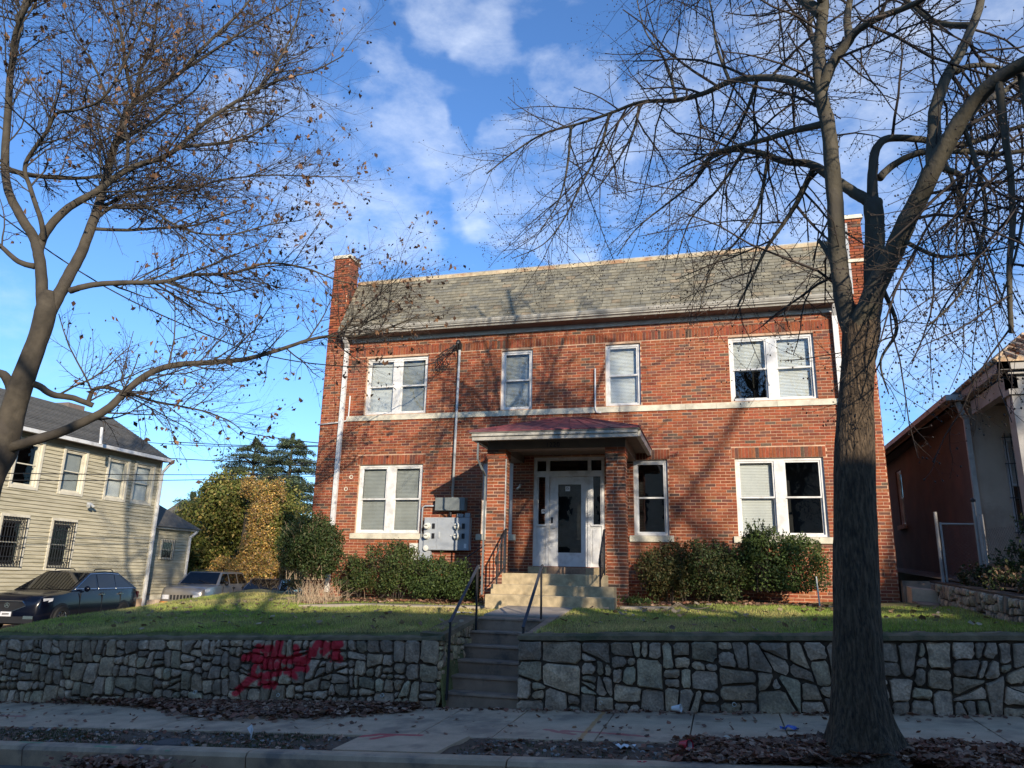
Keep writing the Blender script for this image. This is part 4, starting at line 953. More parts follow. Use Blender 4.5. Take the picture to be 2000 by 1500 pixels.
# dead branch on the lawn
s = MB(); bz = lambda p: (p.x, p.y, p.z)
for pts in ([(1303, 1192), (1330, 1180), (1348, 1192)], [(1330, 1180), (1322, 1176)], [(1303, 1192), (1316, 1182), (1330, 1180)], [(1340, 1186), (1362, 1190), (1385, 1186)], [(1318, 1177), (1345, 1191)]):
    s.tube([at(px, py, 13.1) for px, py in pts], .009, 5)
tag(s.build('dead_branch', 'wood'), 'pale broken branch lying on the lawn in front of the right hand shrubs', 'branch')
MB().tube([(1.72, 15.25, -.38), (1.70, 15.28, .15)], .014, 6).build('x', 'cream').name = 'garden_stake'
tag(bpy.data.objects['garden_stake'], 'thin white stake in the lawn under the bright green shrub', 'stake')

# ------------------------------------------------------------------ grass and litter
def scatter_grass(n, xf, yf, zf, h, cols, mask=None):
    x = xf(n); y = yf(n); k = mask(x, y) if mask else np.ones(n, bool); x = x[k]; y = y[k]; n = len(x)
    z = np.array([zf(a, b) for a, b in zip(x, y)]); P = np.stack([x, y, z], 1)
    an = nr.uniform(0, 6.28, n); u = np.stack([np.cos(an), np.sin(an), np.zeros(n)], 1); hh = h * nr.uniform(.4, 1.3, n)[:, None]
    lean = nr.normal(size=(n, 3)) * .45; lean[:, 2] = 1; V = np.stack([P - u * .006 - [0, 0, .01], P + u * .006 - [0, 0, .01], P + lean * hh], 1).reshape(-1, 3)
    return V, np.arange(3 * n).reshape(n, 3), n, x, y
def lawn_mask(x, y):
    return ~((x > -4.02) & (x < -2.62) & (y < 14.25)) & ~((y > 14.42) & (y < 15.08) & (x > -8.6) & (x < -4.45)) & ~((y > 14.1) & (x > -4.5) & (x < -1.9)) & ~((y > 15.3) & (x > -9.5)) & ~((y>15.9)&(x>-10.2))
V, F, n, gx, gy = scatter_grass(190000, lambda n: nr.uniform(-15, 3.9, n), lambda n: 10.80 + nr.random(n) ** 1.25 * 6.6, zlawn, .040, None, lawn_mask)
ph = .5 + .5 * np.sin(gx * 1.1 + 1.3 * np.sin(gy * 1.4)) * np.cos(gy * 1.7 + gx * .4); green = np.clip(ph * .9 - .05 + nr.normal(0, .28, n), 0, 1)
green = np.where(gx > 1.2, np.clip(green + .5, 0, 1), green); green = np.where(np.abs(gx + 8) < 2.2, np.clip(green + .25, 0, 1), green)
c = np.array([.60, .50, .20])[None] * (1 - green)[:, None] + np.array([.27, .39, .06])[None] * green[:, None]; c *= nr.uniform(.65, 1.3, n)[:, None]
fastmesh('grass', V, F, c, 'grass', None, 'stuff', 'short patchy winter grass on the front lawn', 'grass')
V, F, n, gx, gy = scatter_grass(14000, lambda n: np.where(nr.random(n) < .8, nr.uniform(-14, -4.6, n), nr.uniform(-4.5, 4, n)), lambda n: nr.uniform(7.92, 8.78, n), zverge, .035, None, lambda x, y: (np.sin(x * 2.1) + np.sin(y * 8 + x) + nr.normal(0, .7, len(x)) > -.1) & ~((x > xa0 - .1) & (x < xb1 + .1)))
c = np.array([.075, .085, .03])[None] * nr.uniform(.5, 1.5, n)[:, None]; fastmesh('verge_grass', V, F, c, 'grass', None, 'stuff', 'thin worn grass in the strip between pavement and kerb', 'grass')

def leaf_litter(name, label, pts, size, cols, lift=.5):
    n = len(pts); a = nr.normal(size=(n, 3)) * .35; a[:, 2] = 1; a /= np.linalg.norm(a, axis=1)[:, None]; b = nr.normal(size=(n, 3)); u = np.cross(a, b); u /= np.linalg.norm(u, axis=1)[:, None]; v = np.cross(a, u)
    s = size * nr.uniform(.5, 1.4, n)[:, None]; up = a * s * nr.uniform(.1, .8, n)[:, None] * lift
    V = np.stack([pts - v * s + up, pts - v * s * .35 + u * s * .62 + up * .2, pts, pts - v * s * .35 - u * s * .62, pts + v * s + up * .8, pts + v * s * .3 + u * s * .7 + up, pts + v * s * .3 - u * s * .7 + up], 1).reshape(-1, 3)
    i = np.arange(n)[:, None] * 7; F = np.concatenate([i + [0, 1, 2, 3], i + [2, 1, 5, 4], i + [2, 4, 6, 3]], 0); C = pick(cols, n, .35); C = np.concatenate([C, C, C], 0)
    return fastmesh(name, V, F, C, 'dryleaf', None, 'stuff', label, 'fallen leaves')
LC = [(.27, .14, .085), (.19, .095, .06), (.34, .19, .12), (.13, .075, .05), (.42, .27, .18), (.25, .10, .06)]
def litter_pts(n, xf, yf, zf, thick=.02, keep=None):
    x = xf(n); y = yf(n, x); k = keep(x, y) if keep else np.ones(n, bool); x, y = x[k], y[k]; z = np.array([zf(a, b) for a, b in zip(x, y)]) + .006 + nr.random(len(x)) * thick; return np.stack([x, y, z], 1)
zp_ = lambda x, y: zst(x) - .02 - .022 * (10.6 - y)
leaf_litter('fallen_leaves', 'drift of brown leaves along the foot of the graffitied left wall', litter_pts(9500, lambda n: nr.normal(-6.4, 1.35, n), lambda n, x: 10.56 - np.abs(nr.normal(0, .42, n)) * np.exp(-((x + 6.3) / 2.2) ** 2) - .02, zp_, .07, lambda x, y: (x < -4.2) & (y > 9.3)), .048, LC)
leaf_litter('fallen_leaves', 'thick carpet of brown leaves around the base of the right tree', litter_pts(15000, lambda n: nr.uniform(-.6, 4.6, n), lambda n, x: nr.uniform(7.82, 8.95, n), zverge, .05, lambda x, y: (nr.random(len(x)) < np.clip((x + .8) / 1.6, .1, 1)) & (np.hypot(x - 1.25, y - 8.25) > .36)), .048, LC)
leaf_litter('fallen_leaves', 'thin scatter of brown leaves on the pavement and stair foot', litter_pts(900, lambda n: nr.uniform(-12, 4.5, n), lambda n, x: np.where(nr.random(n) < .7, 10.56 - np.abs(nr.normal(0, .10, n)), nr.uniform(8.8, 10.5, n)), zp_, .008), .035, LC)
leaf_litter('fallen_leaves', 'small heap of brown leaves in the gutter by the painted kerb', litter_pts(700, lambda n: nr.normal(-6.55, .33, n), lambda n, x: 7.60 - np.abs(nr.normal(0, .14, n)), lambda x, y: zst(x) - .25, .13, None), .042, LC)
leaf_litter('fallen_leaves', 'scattered pale fallen leaves lying on the front lawn', litter_pts(520, lambda n: nr.uniform(-12, 3.8, n), lambda n, x: nr.uniform(10.9, 16, n), lambda x, y: zlawn(x, y) + .025, .01, lawn_mask), .05, [(.30, .22, .13), (.22, .14, .08), (.36, .28, .18)])
leaf_litter('fallen_leaves', 'dead leaves and litter scattered over the bare soil strip by the kerb', litter_pts(1500, lambda n: nr.uniform(-12, 1, n), lambda n, x: nr.uniform(7.9, 8.78, n), zverge, .01, lambda x, y: ~((x > xa0 - .1) & (x < xb1 + .1))), .032, LC + [(.32, .29, .25)])
leaf_litter('fallen_leaves', 'dry leaves under the hedge shrubs along the building foot', litter_pts(1800, lambda n: nr.uniform(-9, 2.6, n), lambda n, x: nr.uniform(15.2, 16.0, n), lambda x, y: zlawn(x, y) + .01, .02, lambda x, y: ~((x > -4.6) & (x < -1.8))), .04, LC)
# clods and twigs in the strip
s = MB(); r = random.Random(8)
for k in range(240):
    x = r.uniform(-12, 1.5); y = r.uniform(7.92, 8.75)
    if xa0 - .1 < x < xb1 + .1: continue
    z = zverge(x, y); a = r.uniform(.01, .035); g_ = r.uniform(.10, .28)
    s.lathe([(0, 0), (a, a * .2), (a * .8, a * .6), (0, a * .8)], (x, y, z - .004), (r.uniform(-.2, .2), r.uniform(-.2, .2), 1), 5, (g_, g_ * .95, g_ * .85))
tag(s.build('gravel', 'stone', kind='stuff'), 'small stones and clods in the bare soil strip', 'gravel')

# litter things
def cup(name, label, p, axis, r0, r1, h, m, mi):
    t = thing(name, label, 'cup', tuple(p)); MB().lathe([(0, 0), (r0, 0), (r1, h), (r1 + .004, h), (r1 + .004, h - .006), (r1 - .003, h - .01), (r0 - .004, .006), (0, .006)], p, axis, 18).build('cup_wall', m, t, smooth=False)
    MB().lathe([(r1 - .004, h - .012), (r0 - .003, .008), (0, .008)], p, axis, 18).build('inside', mi, t)
q = Vector(gp(1318, 1383)); q.y = 10.42; q.z = zst(q.x) + .04; cup('paper_cup', 'white paper cup lying against the foot of the right stone wall', q, (.9, -.3, .12), .026, .045, .12, 'cup', 'cup')
q = atZ(1330, 1457, -1.62); q.z = zst(q.x) + .0; cup('plastic_cup', 'red plastic cup lying on its side in the tree strip', q, (.75, -.62, .10), .032, .052, .12, 'redcup', 'plate')
def crumple(name, label, c, sx, sy, sz, m, seed, cat='litter'):
    r = random.Random(seed); mb = MB(); n = 7; vs = []
    for i in range(n + 1):
        for j in range(4):
            vs.append((c[0] + (i / n - .5) * sx + r.uniform(-.1, .1) * sx / 3, c[1] + (j / 3 - .5) * sy + r.uniform(-.12, .12) * sy, c[2] + .008 + r.random() * sz))
    mb.add(vs, [(i * 4 + j, (i + 1) * 4 + j, (i + 1) * 4 + j + 1, i * 4 + j + 1) for i in range(n) for j in range(3)]); tag(mb.build(name, m), label, cat)
q = gp(1222, 1457); crumple('paper_wrapper', 'crumpled white paper wrapper on the bare soil left of the red cup', (q[0], q[1], q[2] - .03), .20, .09, .05, 'cup', 1)
q = gp(1542, 1427); crumple('blue_wrapper', 'small blue snack wrapper at the pavement edge left of the tree trunk', (q[0], q[1], q[2] - .0), .20, .09, .05, 'bluew', 2)
q = gp(1425, 1443); crumple('paper_scrap', 'flat pale paper scrap among leaves right of the red cup', (q[0], q[1], q[2] - .0), .15, .07, .02, 'limestone', 3)
q = gp(1580, 1447); crumple('cardboard_scrap', 'pale torn cardboard scrap on the leaves beside the tree trunk', (q[0], q[1], q[2] - .0), .22, .1, .03, 'limestone', 5)
q = gp(1328, 1473); crumple('red_scrap', 'tiny red plastic scrap below the red cup', (q[0], q[1], q[2] - .03), .07, .05, .02, 'redcup', 4)
q = gp(1255, 1486); crumple('red_paper', 'faded red paper flat on the soil near the kerb', (q[0], q[1], q[2] - .03), .10, .05, .02, 'redcup', 6)
q = Vector(gp(905, 1190)); q = Vector((-4.35, 13.0, zlawn(-4.35, 13.0))); crumple('paper_sheet', 'white paper sheet on the lawn beside the stair top', (q.x - .15, q.y + .2, q.z + .03), .30, .12, .02, 'cup', 7)
p = Vector(gp(489, 1440)); t = thing('marker_flag', 'small white marker flag standing in the soil strip', 'marker flag', (p.x, p.y, p.z - .04))
MB().tube([(p.x, p.y, p.z - .05), (p.x + .004, p.y, p.z + .10)], .004, 5).build('wire_stem', 'galv', t); MB().add([(p.x, p.y, p.z + .03), (p.x - .05, p.y - .01, p.z + .10), (p.x - .01, p.y + .02, p.z + .14), (p.x + .035, p.y - .01, p.z + .09), (p.x + .01, p.y + .01, p.z - .02)], [(0, 1, 2), (0, 2, 3), (0, 3, 4)]).build('flag', 'cup', t)
p = Vector(gp(337, 1447)); t = thing('valve_cover', 'round dark iron valve cover in the strip by the kerb', 'cover', (p.x, p.y, p.z - .03))
MB().lathe([(0, .03), (.17, .03), (.185, .022), (.20, .03), (.215, .025), (.215, -.03)], (p.x, p.y, p.z - .035), (0, 0, 1), 28).build('lid', 'coveriron', t)

# ------------------------------------------------------------------ trees
class Tree:
    def __init__(s, t, r): s.t = t; s.r = r; s.seg = []; s.tw = MB(); s.br = MB(); s.tips = []; s.nodes = []
def poly(P, n):
    """Catmull-Rom through the points"""
    P = [Vector(p) for p in P]; out = []
    for i in range(len(P) - 1):
        p0, p1, p2, p3 = P[max(i - 1, 0)], P[i], P[i + 1], P[min(i + 2, len(P) - 1)]
        for k in range(n):
            t = k / n; out.append(.5 * ((2 * p1) + (p2 - p0) * t + (2 * p0 - 5 * p1 + 4 * p2 - p3) * t * t + (3 * p1 - p0 - 3 * p2 + p3) * t ** 3))
    out.append(P[-1]); return out
def limb(tree, P, r0, r1, m, n=10, name='limb', kink=.10, rough=.06):
    pts = poly(P, 5); k = len(pts); rr = [r0 + (r1 - r0) * (i / (k - 1)) ** .9 for i in range(k)]
    ph = tree.r.uniform(0, 9)
    MBx = MB(); MBx.tube(pts, rr, n, jit=lambda i, j, a: 1 + rough * math.sin(a * 3 + i * .9 + ph) + rough * .6 * math.sin(i * 2.3 + a))
    MBx.build(name, m, tree.t, smooth=True); return pts, rr
def shoot(tree, p, d, L, rad, lvl, droop, up, mb, nseg=6, wig=.22, tipup=0.0):
    r = tree.r; pts = [Vector(p)]; d = Vector(d).normalized(); rr = [rad]; s = L / nseg
    for i in range(nseg):
        f = i / nseg; d = d + Vector((r.gauss(0, wig), r.gauss(0, wig), r.gauss(0, wig * .7) - droop * (1 - f) + (up + tipup * f * f))) * .5; d.normalize()
        pts.append(pts[-1] + d * s); rr.append(rad * (1 - .55 * (i + 1) / nseg))
    mb.tube(pts, rr, 5 if lvl == 1 else (4 if lvl == 2 else 3), cap=False); return pts, rr
def perp(d, r, ang):
    d = Vector(d).normalized(); a = Vector((r.gauss(0, 1), r.gauss(0, 1), r.gauss(0, 1))); a = (a - d * a.dot(d)).normalized(); return d * math.cos(ang) + a * math.sin(ang)
def ramify(tree, pts, rr, dens, spec, start=.15, bias=(0, 0, 0)):
    """spec: list of levels (length, spacing, angle, droop, up, tipup, radius factor)"""
    r = tree.r; L1 = spec[0]; tot = sum((pts[i + 1] - pts[i]).length for i in range(len(pts) - 1)); acc = 0; nxt = tot * start
    for i in range(len(pts) - 1):
        seg = pts[i + 1] - pts[i]; l = seg.length
        while nxt < acc + l:
            f = (nxt - acc) / max(l, 1e-6); p = pts[i] + seg * f; tt = nxt / tot; nxt += L1[1] * r.uniform(.6, 1.4) / dens
            d = perp(seg, r, L1[2] * r.uniform(.7, 1.3)) + Vector(bias) * .4; ln = L1[0] * (1 - .45 * tt) * r.uniform(.5, 1.25)
            rad = min(rr[i] * .6, L1[6]) * r.uniform(.7, 1.1); mb = tree.br if len(spec) == 3 else tree.tw
            q, qr = shoot(tree, p, d, ln, rad, 4 - len(spec), L1[3], L1[4], mb, (5 if len(spec) > 1 else 3), .26, L1[5])
            if len(spec) > 1: ramify(tree, q, qr, 1, spec[1:], .12, bias)
            if len(spec) == 1: tree.nodes.append((q, (q[-1] - q[-2]).normalized()))
            elif r.random() < .8: tree.nodes.append((q, (q[-1] - q[-2]).normalized()))
        acc += l
def lp(pts):  # (px, py, Y) list to world
    return [at(*p) for p in pts]

# right street tree ---------------------------------------------------
tb = Vector((1.20, 8.22, zst(1.2) - .05)); rt = thing('street_tree', 'large bare street tree with dark ridged trunk in front of the right wall', 'tree', tuple(tb))
T2 = Tree(rt, random.Random(42))
trunk = [Vector((1.24, 8.2, -1.72)), Vector((1.235, 8.2, -1.60)), Vector((1.225, 8.2, -1.42))] + lp([(1676, 1330, 8.2), (1674, 1200, 8.2), (1671, 1060, 8.2), (1669, 930, 8.2), (1669, 860, 8.2), (1671, 780, 8.2), (1677, 700, 8.2), (1684, 640, 8.2), (1690, 600, 8.2)])
rad = [.58, .47, .315, .235, .217, .207, .200, .192, .170, .164, .175, .11]
NS = 16; pts = poly(trunk, 5); pts = poly(pts, 3); rr = []; ppn = (len(pts) - 1) / (len(trunk) - 1)
for i in range(len(pts)):
    f = i / ppn; a = int(min(f, len(rad) - 2)); rr.append(rad[a] + (rad[a + 1] - rad[a]) * (f - a))
from mathutils import noise as mnoise
def tj(i, j, a):
    hgt = pts[i].z - pts[0].z; fl = max(0, 1 - hgt / .75)
    q = Vector((math.cos(a) * 3.6, math.sin(a) * 3.6, hgt * 1.1)); n1_ = 1 - abs(mnoise.noise(q * 1.6)) * 2.2; n2_ = 1 - abs(mnoise.noise(Vector((q.x * 4.2, q.y * 4.2, q.z * 2.6)))) * 2
    lump = mnoise.noise(Vector((math.cos(a) * 1.1, math.sin(a) * 1.1, hgt * 1.3)))
    k = max(.25, 1 - hgt / 5.2); burl = .10 * math.exp(-((hgt - 4.3) / .22) ** 2) * (1 + .5 * math.sin(a * 2))
    return .985 + .75 * fl ** 2.2 * max(0, math.sin(a * 5 + 1.1)) ** 1.5 + .05 * lump + (.035 * (n1_ - .4) + .035 * (n2_ - .4)) * k + burl
q = MB(); q.tube(pts, rr, 110, jit=tj); q.build('trunk', 'barkR', rt, smooth=True)
B1 = lp([(1678, 690, 8.2), (1656, 620, 8.2), (1641, 540, 8.15), (1633, 440, 8.1), (1626, 330, 8.0), (1616, 240, 7.95), (1602, 175, 7.9), (1600, 90, 7.85), (1608, 10, 7.8), (1612, -120, 7.7), (1600, -330, 7.6), (1610, -600, 7.4)])
B2 = lp([(1688, 700, 8.2), (1700, 620, 8.25), (1707, 540, 8.3), (1708, 460, 8.35), (1706, 395, 8.4)])
B2b = lp([(1706, 400, 8.4), (1704, 340, 8.45), (1712, 290, 8.5), (1738, 270, 8.6), (1800, 273, 8.7), (1880, 282, 8.8), (1950, 260, 8.9), (2030, 235, 9.0), (2150, 190, 9.1)])
B2c = lp([(1718, 348, 8.45), (1745, 322, 8.5), (1800, 298, 8.4), (1880, 296, 8.3), (1960, 300, 8.2), (2050, 285, 8.1), (2180, 260, 8.0)])
B2d = lp([(1704, 400, 8.4), (1684, 385, 8.45), (1655, 368, 8.6), (1615, 340, 8.8), (1580, 320, 9.0), (1530, 315, 9.2), (1490, 300, 9.4), (1430, 293, 9.7), (1385, 310, 9.9), (1370, 330, 10.0)])
B3 = lp([(1672, 650, 8.15), (1712, 560, 8.0), (1752, 475, 7.85), (1788, 400, 7.7), (1826, 325, 7.5), (1860, 262, 7.35), (1902, 200, 7.2), (1955, 150, 7.0), (2020, 112, 6.8), (2110, 60, 6.5), (2220, -40, 6.2)])
B4 = lp([(1822, 330, 7.5), (1824, 270, 7.55), (1826, 220, 7.6), (1842, 165, 7.7), (1874, 105, 7.8), (1900, 50, 7.9), (1918, -10, 8.0), (1935, -110, 8.1), (1960, -300, 8.3)])
B5 = lp([(1602, 178, 7.9), (1572, 166, 8.0), (1535, 155, 8.2), (1480, 152, 8.5), (1425, 160, 8.9), (1370, 184, 9.3), (1315, 196, 9.6), (1250, 200, 9.9), (1190, 222, 10.2), (1130, 242, 10.4), (1060, 262, 10.6), (1000, 300, 10.8), (950, 340, 10.9)])
B6 = lp([(1604, 180, 7.9), (1622, 130, 7.8), (1652, 88, 7.7), (1672, 62, 7.6), (1715, 35, 7.4), (1790, 5, 7.1), (1880, -60, 6.8)])
B7 = lp([(1950, 150, 7.0), (1957, 210, 7.05), (1965, 280, 7.1), (1974, 345, 7.1), (1978, 430, 7.1), (1972, 510, 7.05), (1972, 570, 7.0), (1975, 650, 7.0)])
B8 = lp([(1606, 30, 7.8), (1578, 6, 7.9), (1530, -25, 8.1), (1440, -90, 8.5), (1300, -170, 9.0)])
B9 = lp([(1868, 140, 7.75), (1900, 128, 8.0), (1950, 132, 8.3), (2020, 170, 8.7), (2120, 200, 9.0)])
B10 = lp([(1660, 75, 7.65), (1655, 40, 7.8), (1662, -10, 8.0), (1690, -110, 8.3), (1730, -280, 8.6)])
B11 = lp([(1588, 330, 9.0), (1562, 385, 9.1), (1535, 430, 9.2), (1500, 480, 9.3), (1470, 540, 9.4), (1440, 600, 9.5)])
B12 = lp([(1870, 440, 7.9), (1815, 480, 8.0), (1775, 560, 8.1)])
B13 = lp([(1664, 668, 8.2), (1655, 610, 8.35), (1648, 555, 8.5), (1620, 500, 8.8), (1600, 470, 9.0)])
DR = [lp(q) for q in ([(1190, 222, 10.2), (1172, 290, 10.3), (1135, 360, 10.4), (1100, 430, 10.5), (1060, 478, 10.5), (1000, 505, 10.5)], [(1115, 248, 10.4), (1108, 325, 10.5), (1090, 395, 10.6), (1055, 450, 10.6)],
    [(1250, 200, 9.9), (1235, 262, 10.0), (1195, 330, 10.2), (1150, 392, 10.3)], [(1393, 300, 9.9), (1362, 348, 10.0), (1342, 368, 10.1), (1290, 408, 10.3), (1240, 450, 10.4), (1205, 500, 10.5)], [(1455, 292, 9.5), (1402, 370, 9.6), (1348, 430, 9.8), (1318, 520, 10.0)],
    [(1500, 303, 9.4), (1482, 400, 9.3), (1440, 470, 9.4), (1390, 525, 9.5), (1365, 610, 9.6)], [(1840, 300, 8.3), (1872, 380, 8.2), (1902, 440, 8.1), (1932, 520, 8.0), (1962, 590, 8.0)], [(1880, 240, 7.4), (1925, 400, 7.3), (1890, 550, 7.2), (1812, 638, 7.2)],
    [(1722, 560, 8.0), (1752, 640, 8.1), (1720, 705, 8.1), (1736, 770, 8.1)], [(1480, 152, 8.5), (1452, 230, 8.8), (1405, 300, 9.2), (1330, 340, 9.5), (1280, 400, 9.7)], [(1990, 130, 7.0), (2010, 300, 7.0), (1990, 470, 7.1), (1950, 600, 7.2)], [(1320, 195, 9.6), (1300, 120, 9.7), (1260, 60, 9.8), (1240, -20, 9.9)], [(1425, 160, 8.9), (1400, 90, 9.0), (1390, 20, 9.1), (1370, -60, 9.2)],
    [(1765, 470, 7.8), (1830, 500, 7.6), (1900, 495, 7.4), (1985, 480, 7.2)])]
barkm = 'barkR2'; limbs = []
for P, a, b in ((B1, .108, .045), (B2, .112, .10), (B2b, .062, .018), (B2c, .046, .015), (B2d, .072, .026), (B3, .115, .050), (B4, .072, .032), (B5, .055, .010), (B6, .070, .022), (B7, .038, .020), (B8, .075, .02), (B9, .035, .012), (B10, .05, .02), (B11, .04, .010), (B13, .07, .02)):
    limbs.append(limb(T2, P, a, b, barkm, 14 if a > .1 else 10))
for q_ in DR: limbs.append(limb(T2, q_, .026, .006, barkm, 6))
# further limbs on the far and near side of the crown
for base, d, L, a in ((B1[7], (.4, 1, .6), 3.0, .05), (B1[8], (-.5, -1, .9), 3.0, .05), (B3[6], (.5, 1, .7), 3.0, .05), (B4[5], (-.3, 1, .9), 2.6, .04), (B1[5], (-.8, .8, .5), 2.8, .045), (B3[8], (.3, -1, .8), 2.5, .045), (B1[9], (.9, .4, .8), 3, .045), (B3[4], (.8, .9, .1), 2.5, .035)):
    q = [Vector(base)]; dd = Vector(d).normalized()
    for i in range(5): dd = (dd + Vector((T2.r.gauss(0, .2), T2.r.gauss(0, .2), .05))).normalized(); q.append(q[-1] + dd * L / 5)
    limbs.append(limb(T2, q, a, .012, barkm, 8))
spec = [(2.0, .21, 1.0, .24, .03, .10, .018), (.90, .21, .95, .18, .05, .36, .0105), (.20, .10, .9, .0, .12, .2, .0072)]
for (p, q), dn, s0 in zip(limbs, [.75, .0, .9, .9, 1.0, .65, .8, 1.15, .9, .9, .8, 1, .8, 1.0, .6] + [.8] * 14 + [.8] * 8, [.30, 1, .3, .3, .2, .32, .2, .08, .2, .2, .2, .2, .2, .15, .4] + [.15] * 14 + [.25] * 8):
    if dn: ramify(T2, p, q, dn, spec, s0, (-.05, .1, -.15))
T2.br.build('branches', 'twig', rt, kind='stuff'); T2.tw.build('twigs', 'twig', rt, kind='stuff')
def buds(tree, per, size, m='twig', name='buds'):
    C = []; S = []
    for q, d in tree.nodes:
        C.append(tuple(q[-1])); S.append(1.0)
        for k in range(per):
            i = tree.r.randrange(1, len(q)); o = Vector((tree.r.gauss(0, 1), tree.r.gauss(0, 1), tree.r.gauss(.5, 1))).normalized() * .012; C.append(tuple(q[i] + o)); S.append(.7)
    C = np.array(C); n = len(C); S = (np.array(S) * size * nr.uniform(.7, 1.3, n))[:, None, None]
    octv = np.array([[1, 0, 0], [-1, 0, 0], [0, 1, 0], [0, -1, 0], [0, 0, 1.4], [0, 0, -1.2]]) * .6; F0 = np.array([[0, 2, 4], [2, 1, 4], [1, 3, 4], [3, 0, 4], [2, 0, 5], [1, 2, 5], [3, 1, 5], [0, 3, 5]])
    V = (C[:, None, :] + octv[None] * S).reshape(-1, 3); F = (np.arange(n)[:, None, None] * 6 + F0[None]).reshape(-1, 3)
    return fastmesh(name, V, F, None, m, tree.t)
buds(T2, 0, .015)
print('right tree nodes', len(T2.nodes))

# left street tree ----------------------------------------------------
lt = thing('street_tree', 'grey barked street tree with clinging brown leaves at the left edge', 'tree', (-10.35, 8.2, zst(-10.3) - .06))
T1 = Tree(lt, random.Random(17))
tk = [Vector((-10.6, 8.2, -2.3)), Vector((-10.55, 8.2, -1.9))] + lp([(-75, 1200, 8.2), (-55, 1060, 8.2), (-25, 940, 8.2), (0, 880, 8.2), (22, 810, 8.2), (48, 735, 8.2), (72, 670, 8.2), (88, 610, 8.2), (92, 570, 8.2)])
rad = [.36, .26, .225, .215, .21, .225, .165, .15, .135, .145, .09]; pts = poly(tk, 5); rr = []
for i in range(len(pts)): f = i / 5; a = int(min(f, len(rad) - 2)); rr.append(rad[a] + (rad[a + 1] - rad[a]) * (f - a))
q = MB(); q.tube(pts, rr, 28, jit=lambda i, j, a: 1 + .05 * math.sin(a * 3 + i * .4) + .02 * math.sin(a * 7 - i)); q.build('trunk', 'barkL', lt, smooth=True)
A1 = lp([(84, 640, 8.2), (82, 560, 8.15), (76, 500, 8.1), (66, 465, 8.1), (42, 425, 8.05), (21, 385, 8.0), (10, 330, 8.0), (16, 210, 7.9), (22, 135, 7.9), (38, 50, 7.8), (52, -20, 7.8), (60, -200, 7.7), (50, -450, 7.6)])
A2 = lp([(74, 500, 8.1), (88, 455, 8.2), (135, 405, 8.35), (192, 372, 8.5), (247, 332, 8.7), (315, 308, 8.9), (350, 287, 9.0), (395, 244, 9.2), (450, 205, 9.4), (508, 170, 9.6), (545, 118, 9.8), (580, 40, 10.0), (600, -60, 10.2)])
A2b = lp([(84, 470, 8.15), (80, 430, 8.0), (60, 370, 7.9), (50, 320, 7.8), (92, 256, 7.7), (110, 222, 7.6), (152, 214, 7.5), (200, 192, 7.4), (240, 130, 7.3), (270, 60, 7.2), (300, -40, 7.1)])
A3 = lp([(84, 625, 8.2), (108, 590, 8.3), (128, 550, 8.4), (152, 507, 8.5), (177, 447, 8.65), (197, 385, 8.8), (211, 332, 9.0), (226, 280, 9.1), (246, 228, 9.3), (262, 202, 9.4), (315, 168, 9.6), (357, 138, 9.8), (378, 112, 9.9), (422, 68, 10.1), (474, 18, 10.3), (520, -50, 10.5)])
A4 = lp([(138, 568, 8.4), (155, 562, 8.4), (200, 554, 8.6), (252, 552, 8.8), (322, 550, 9.1), (372, 537, 9.4), (450, 534, 9.8), (525, 514, 10.2), (600, 525, 10.6), (660, 548, 10.9), (720, 560, 11.2)])
A5 = lp([(196, 402, 8.8), (212, 398, 8.9), (260, 374, 9.1), (318, 366, 9.4), (388, 363, 9.7), (440, 350, 10.0), (530, 342, 10.4), (620, 345, 10.8), (690, 345, 11.1)])
A6 = lp([(190, 425, 8.75), (228, 402, 8.8), (290, 405, 8.9), (332, 434, 9.0), (385, 455, 9.1), (455, 458, 9.3), (520, 440, 9.5), (590, 430, 9.7)])
A7 = lp([(5, 880, 8.2), (60, 862, 8.25), (115, 845, 8.35), (168, 822, 8.5), (215, 795, 8.7), (250, 760, 8.9), (300, 725, 9.1), (352, 712, 9.4), (425, 707, 9.8), (480, 701, 10.1), (540, 685, 10.5), (600, 665, 10.9), (648, 656, 11.2), (700, 656, 11.5), (760, 640, 11.8), (820, 615, 12.1)])
A8 = lp([(48, 748, 8.2), (72, 752, 8.3), (102, 770, 8.4), (145, 778, 8.6), (182, 792, 8.8)])
A8b = lp([(172, 786, 8.75), (182, 762, 8.85), (205, 757, 9.0), (250, 768, 9.2), (302, 784, 9.5), (360, 795, 9.8), (405, 805, 10.1), (452, 825, 10.4), (480, 848, 10.6)])
A9 = lp([(28, 770, 8.2), (10, 735, 8.1), (-20, 722, 8.0), (-80, 700, 7.8), (-200, 640, 7.4)])
A10 = lp([(68, 520, 8.1), (36, 511, 8.0), (0, 480, 7.9), (-60, 440, 7.7), (-160, 400, 7.4)])
A11 = lp([(245, 335, 8.7), (250, 290, 8.75), (238, 230, 8.8), (210, 190, 8.8), (180, 120, 8.8), (140, 60, 8.8), (110, -40, 8.8)])
A12 = lp([(660, 655, 11.2), (700, 610, 11.4), (760, 560, 11.6), (800, 520, 11.8)])
A13 = lp([(640, 658, 11.2), (680, 690, 11.3), (720, 720, 11.4)])
A14 = lp([(262, 202, 9.4), (275, 140, 9.5), (300, 70, 9.6), (310, 0, 9.7), (330, -120, 9.9)])
limbs = []
for P, a, b in ((A1, .088, .032), (A2, .072, .012), (A2b, .040, .010), (A3, .10, .016), (A4, .052, .008), (A5, .034, .007), (A6, .030, .007), (A7, .080, .014), (A8, .055, .04), (A8b, .034, .006), (A9, .08, .02), (A10, .05, .015), (A11, .030, .008), (A12, .018, .004), (A13, .014, .004), (A14, .035, .008)):
    limbs.append(limb(T1, P, a, b, 'barkL', 12 if a > .08 else 8))
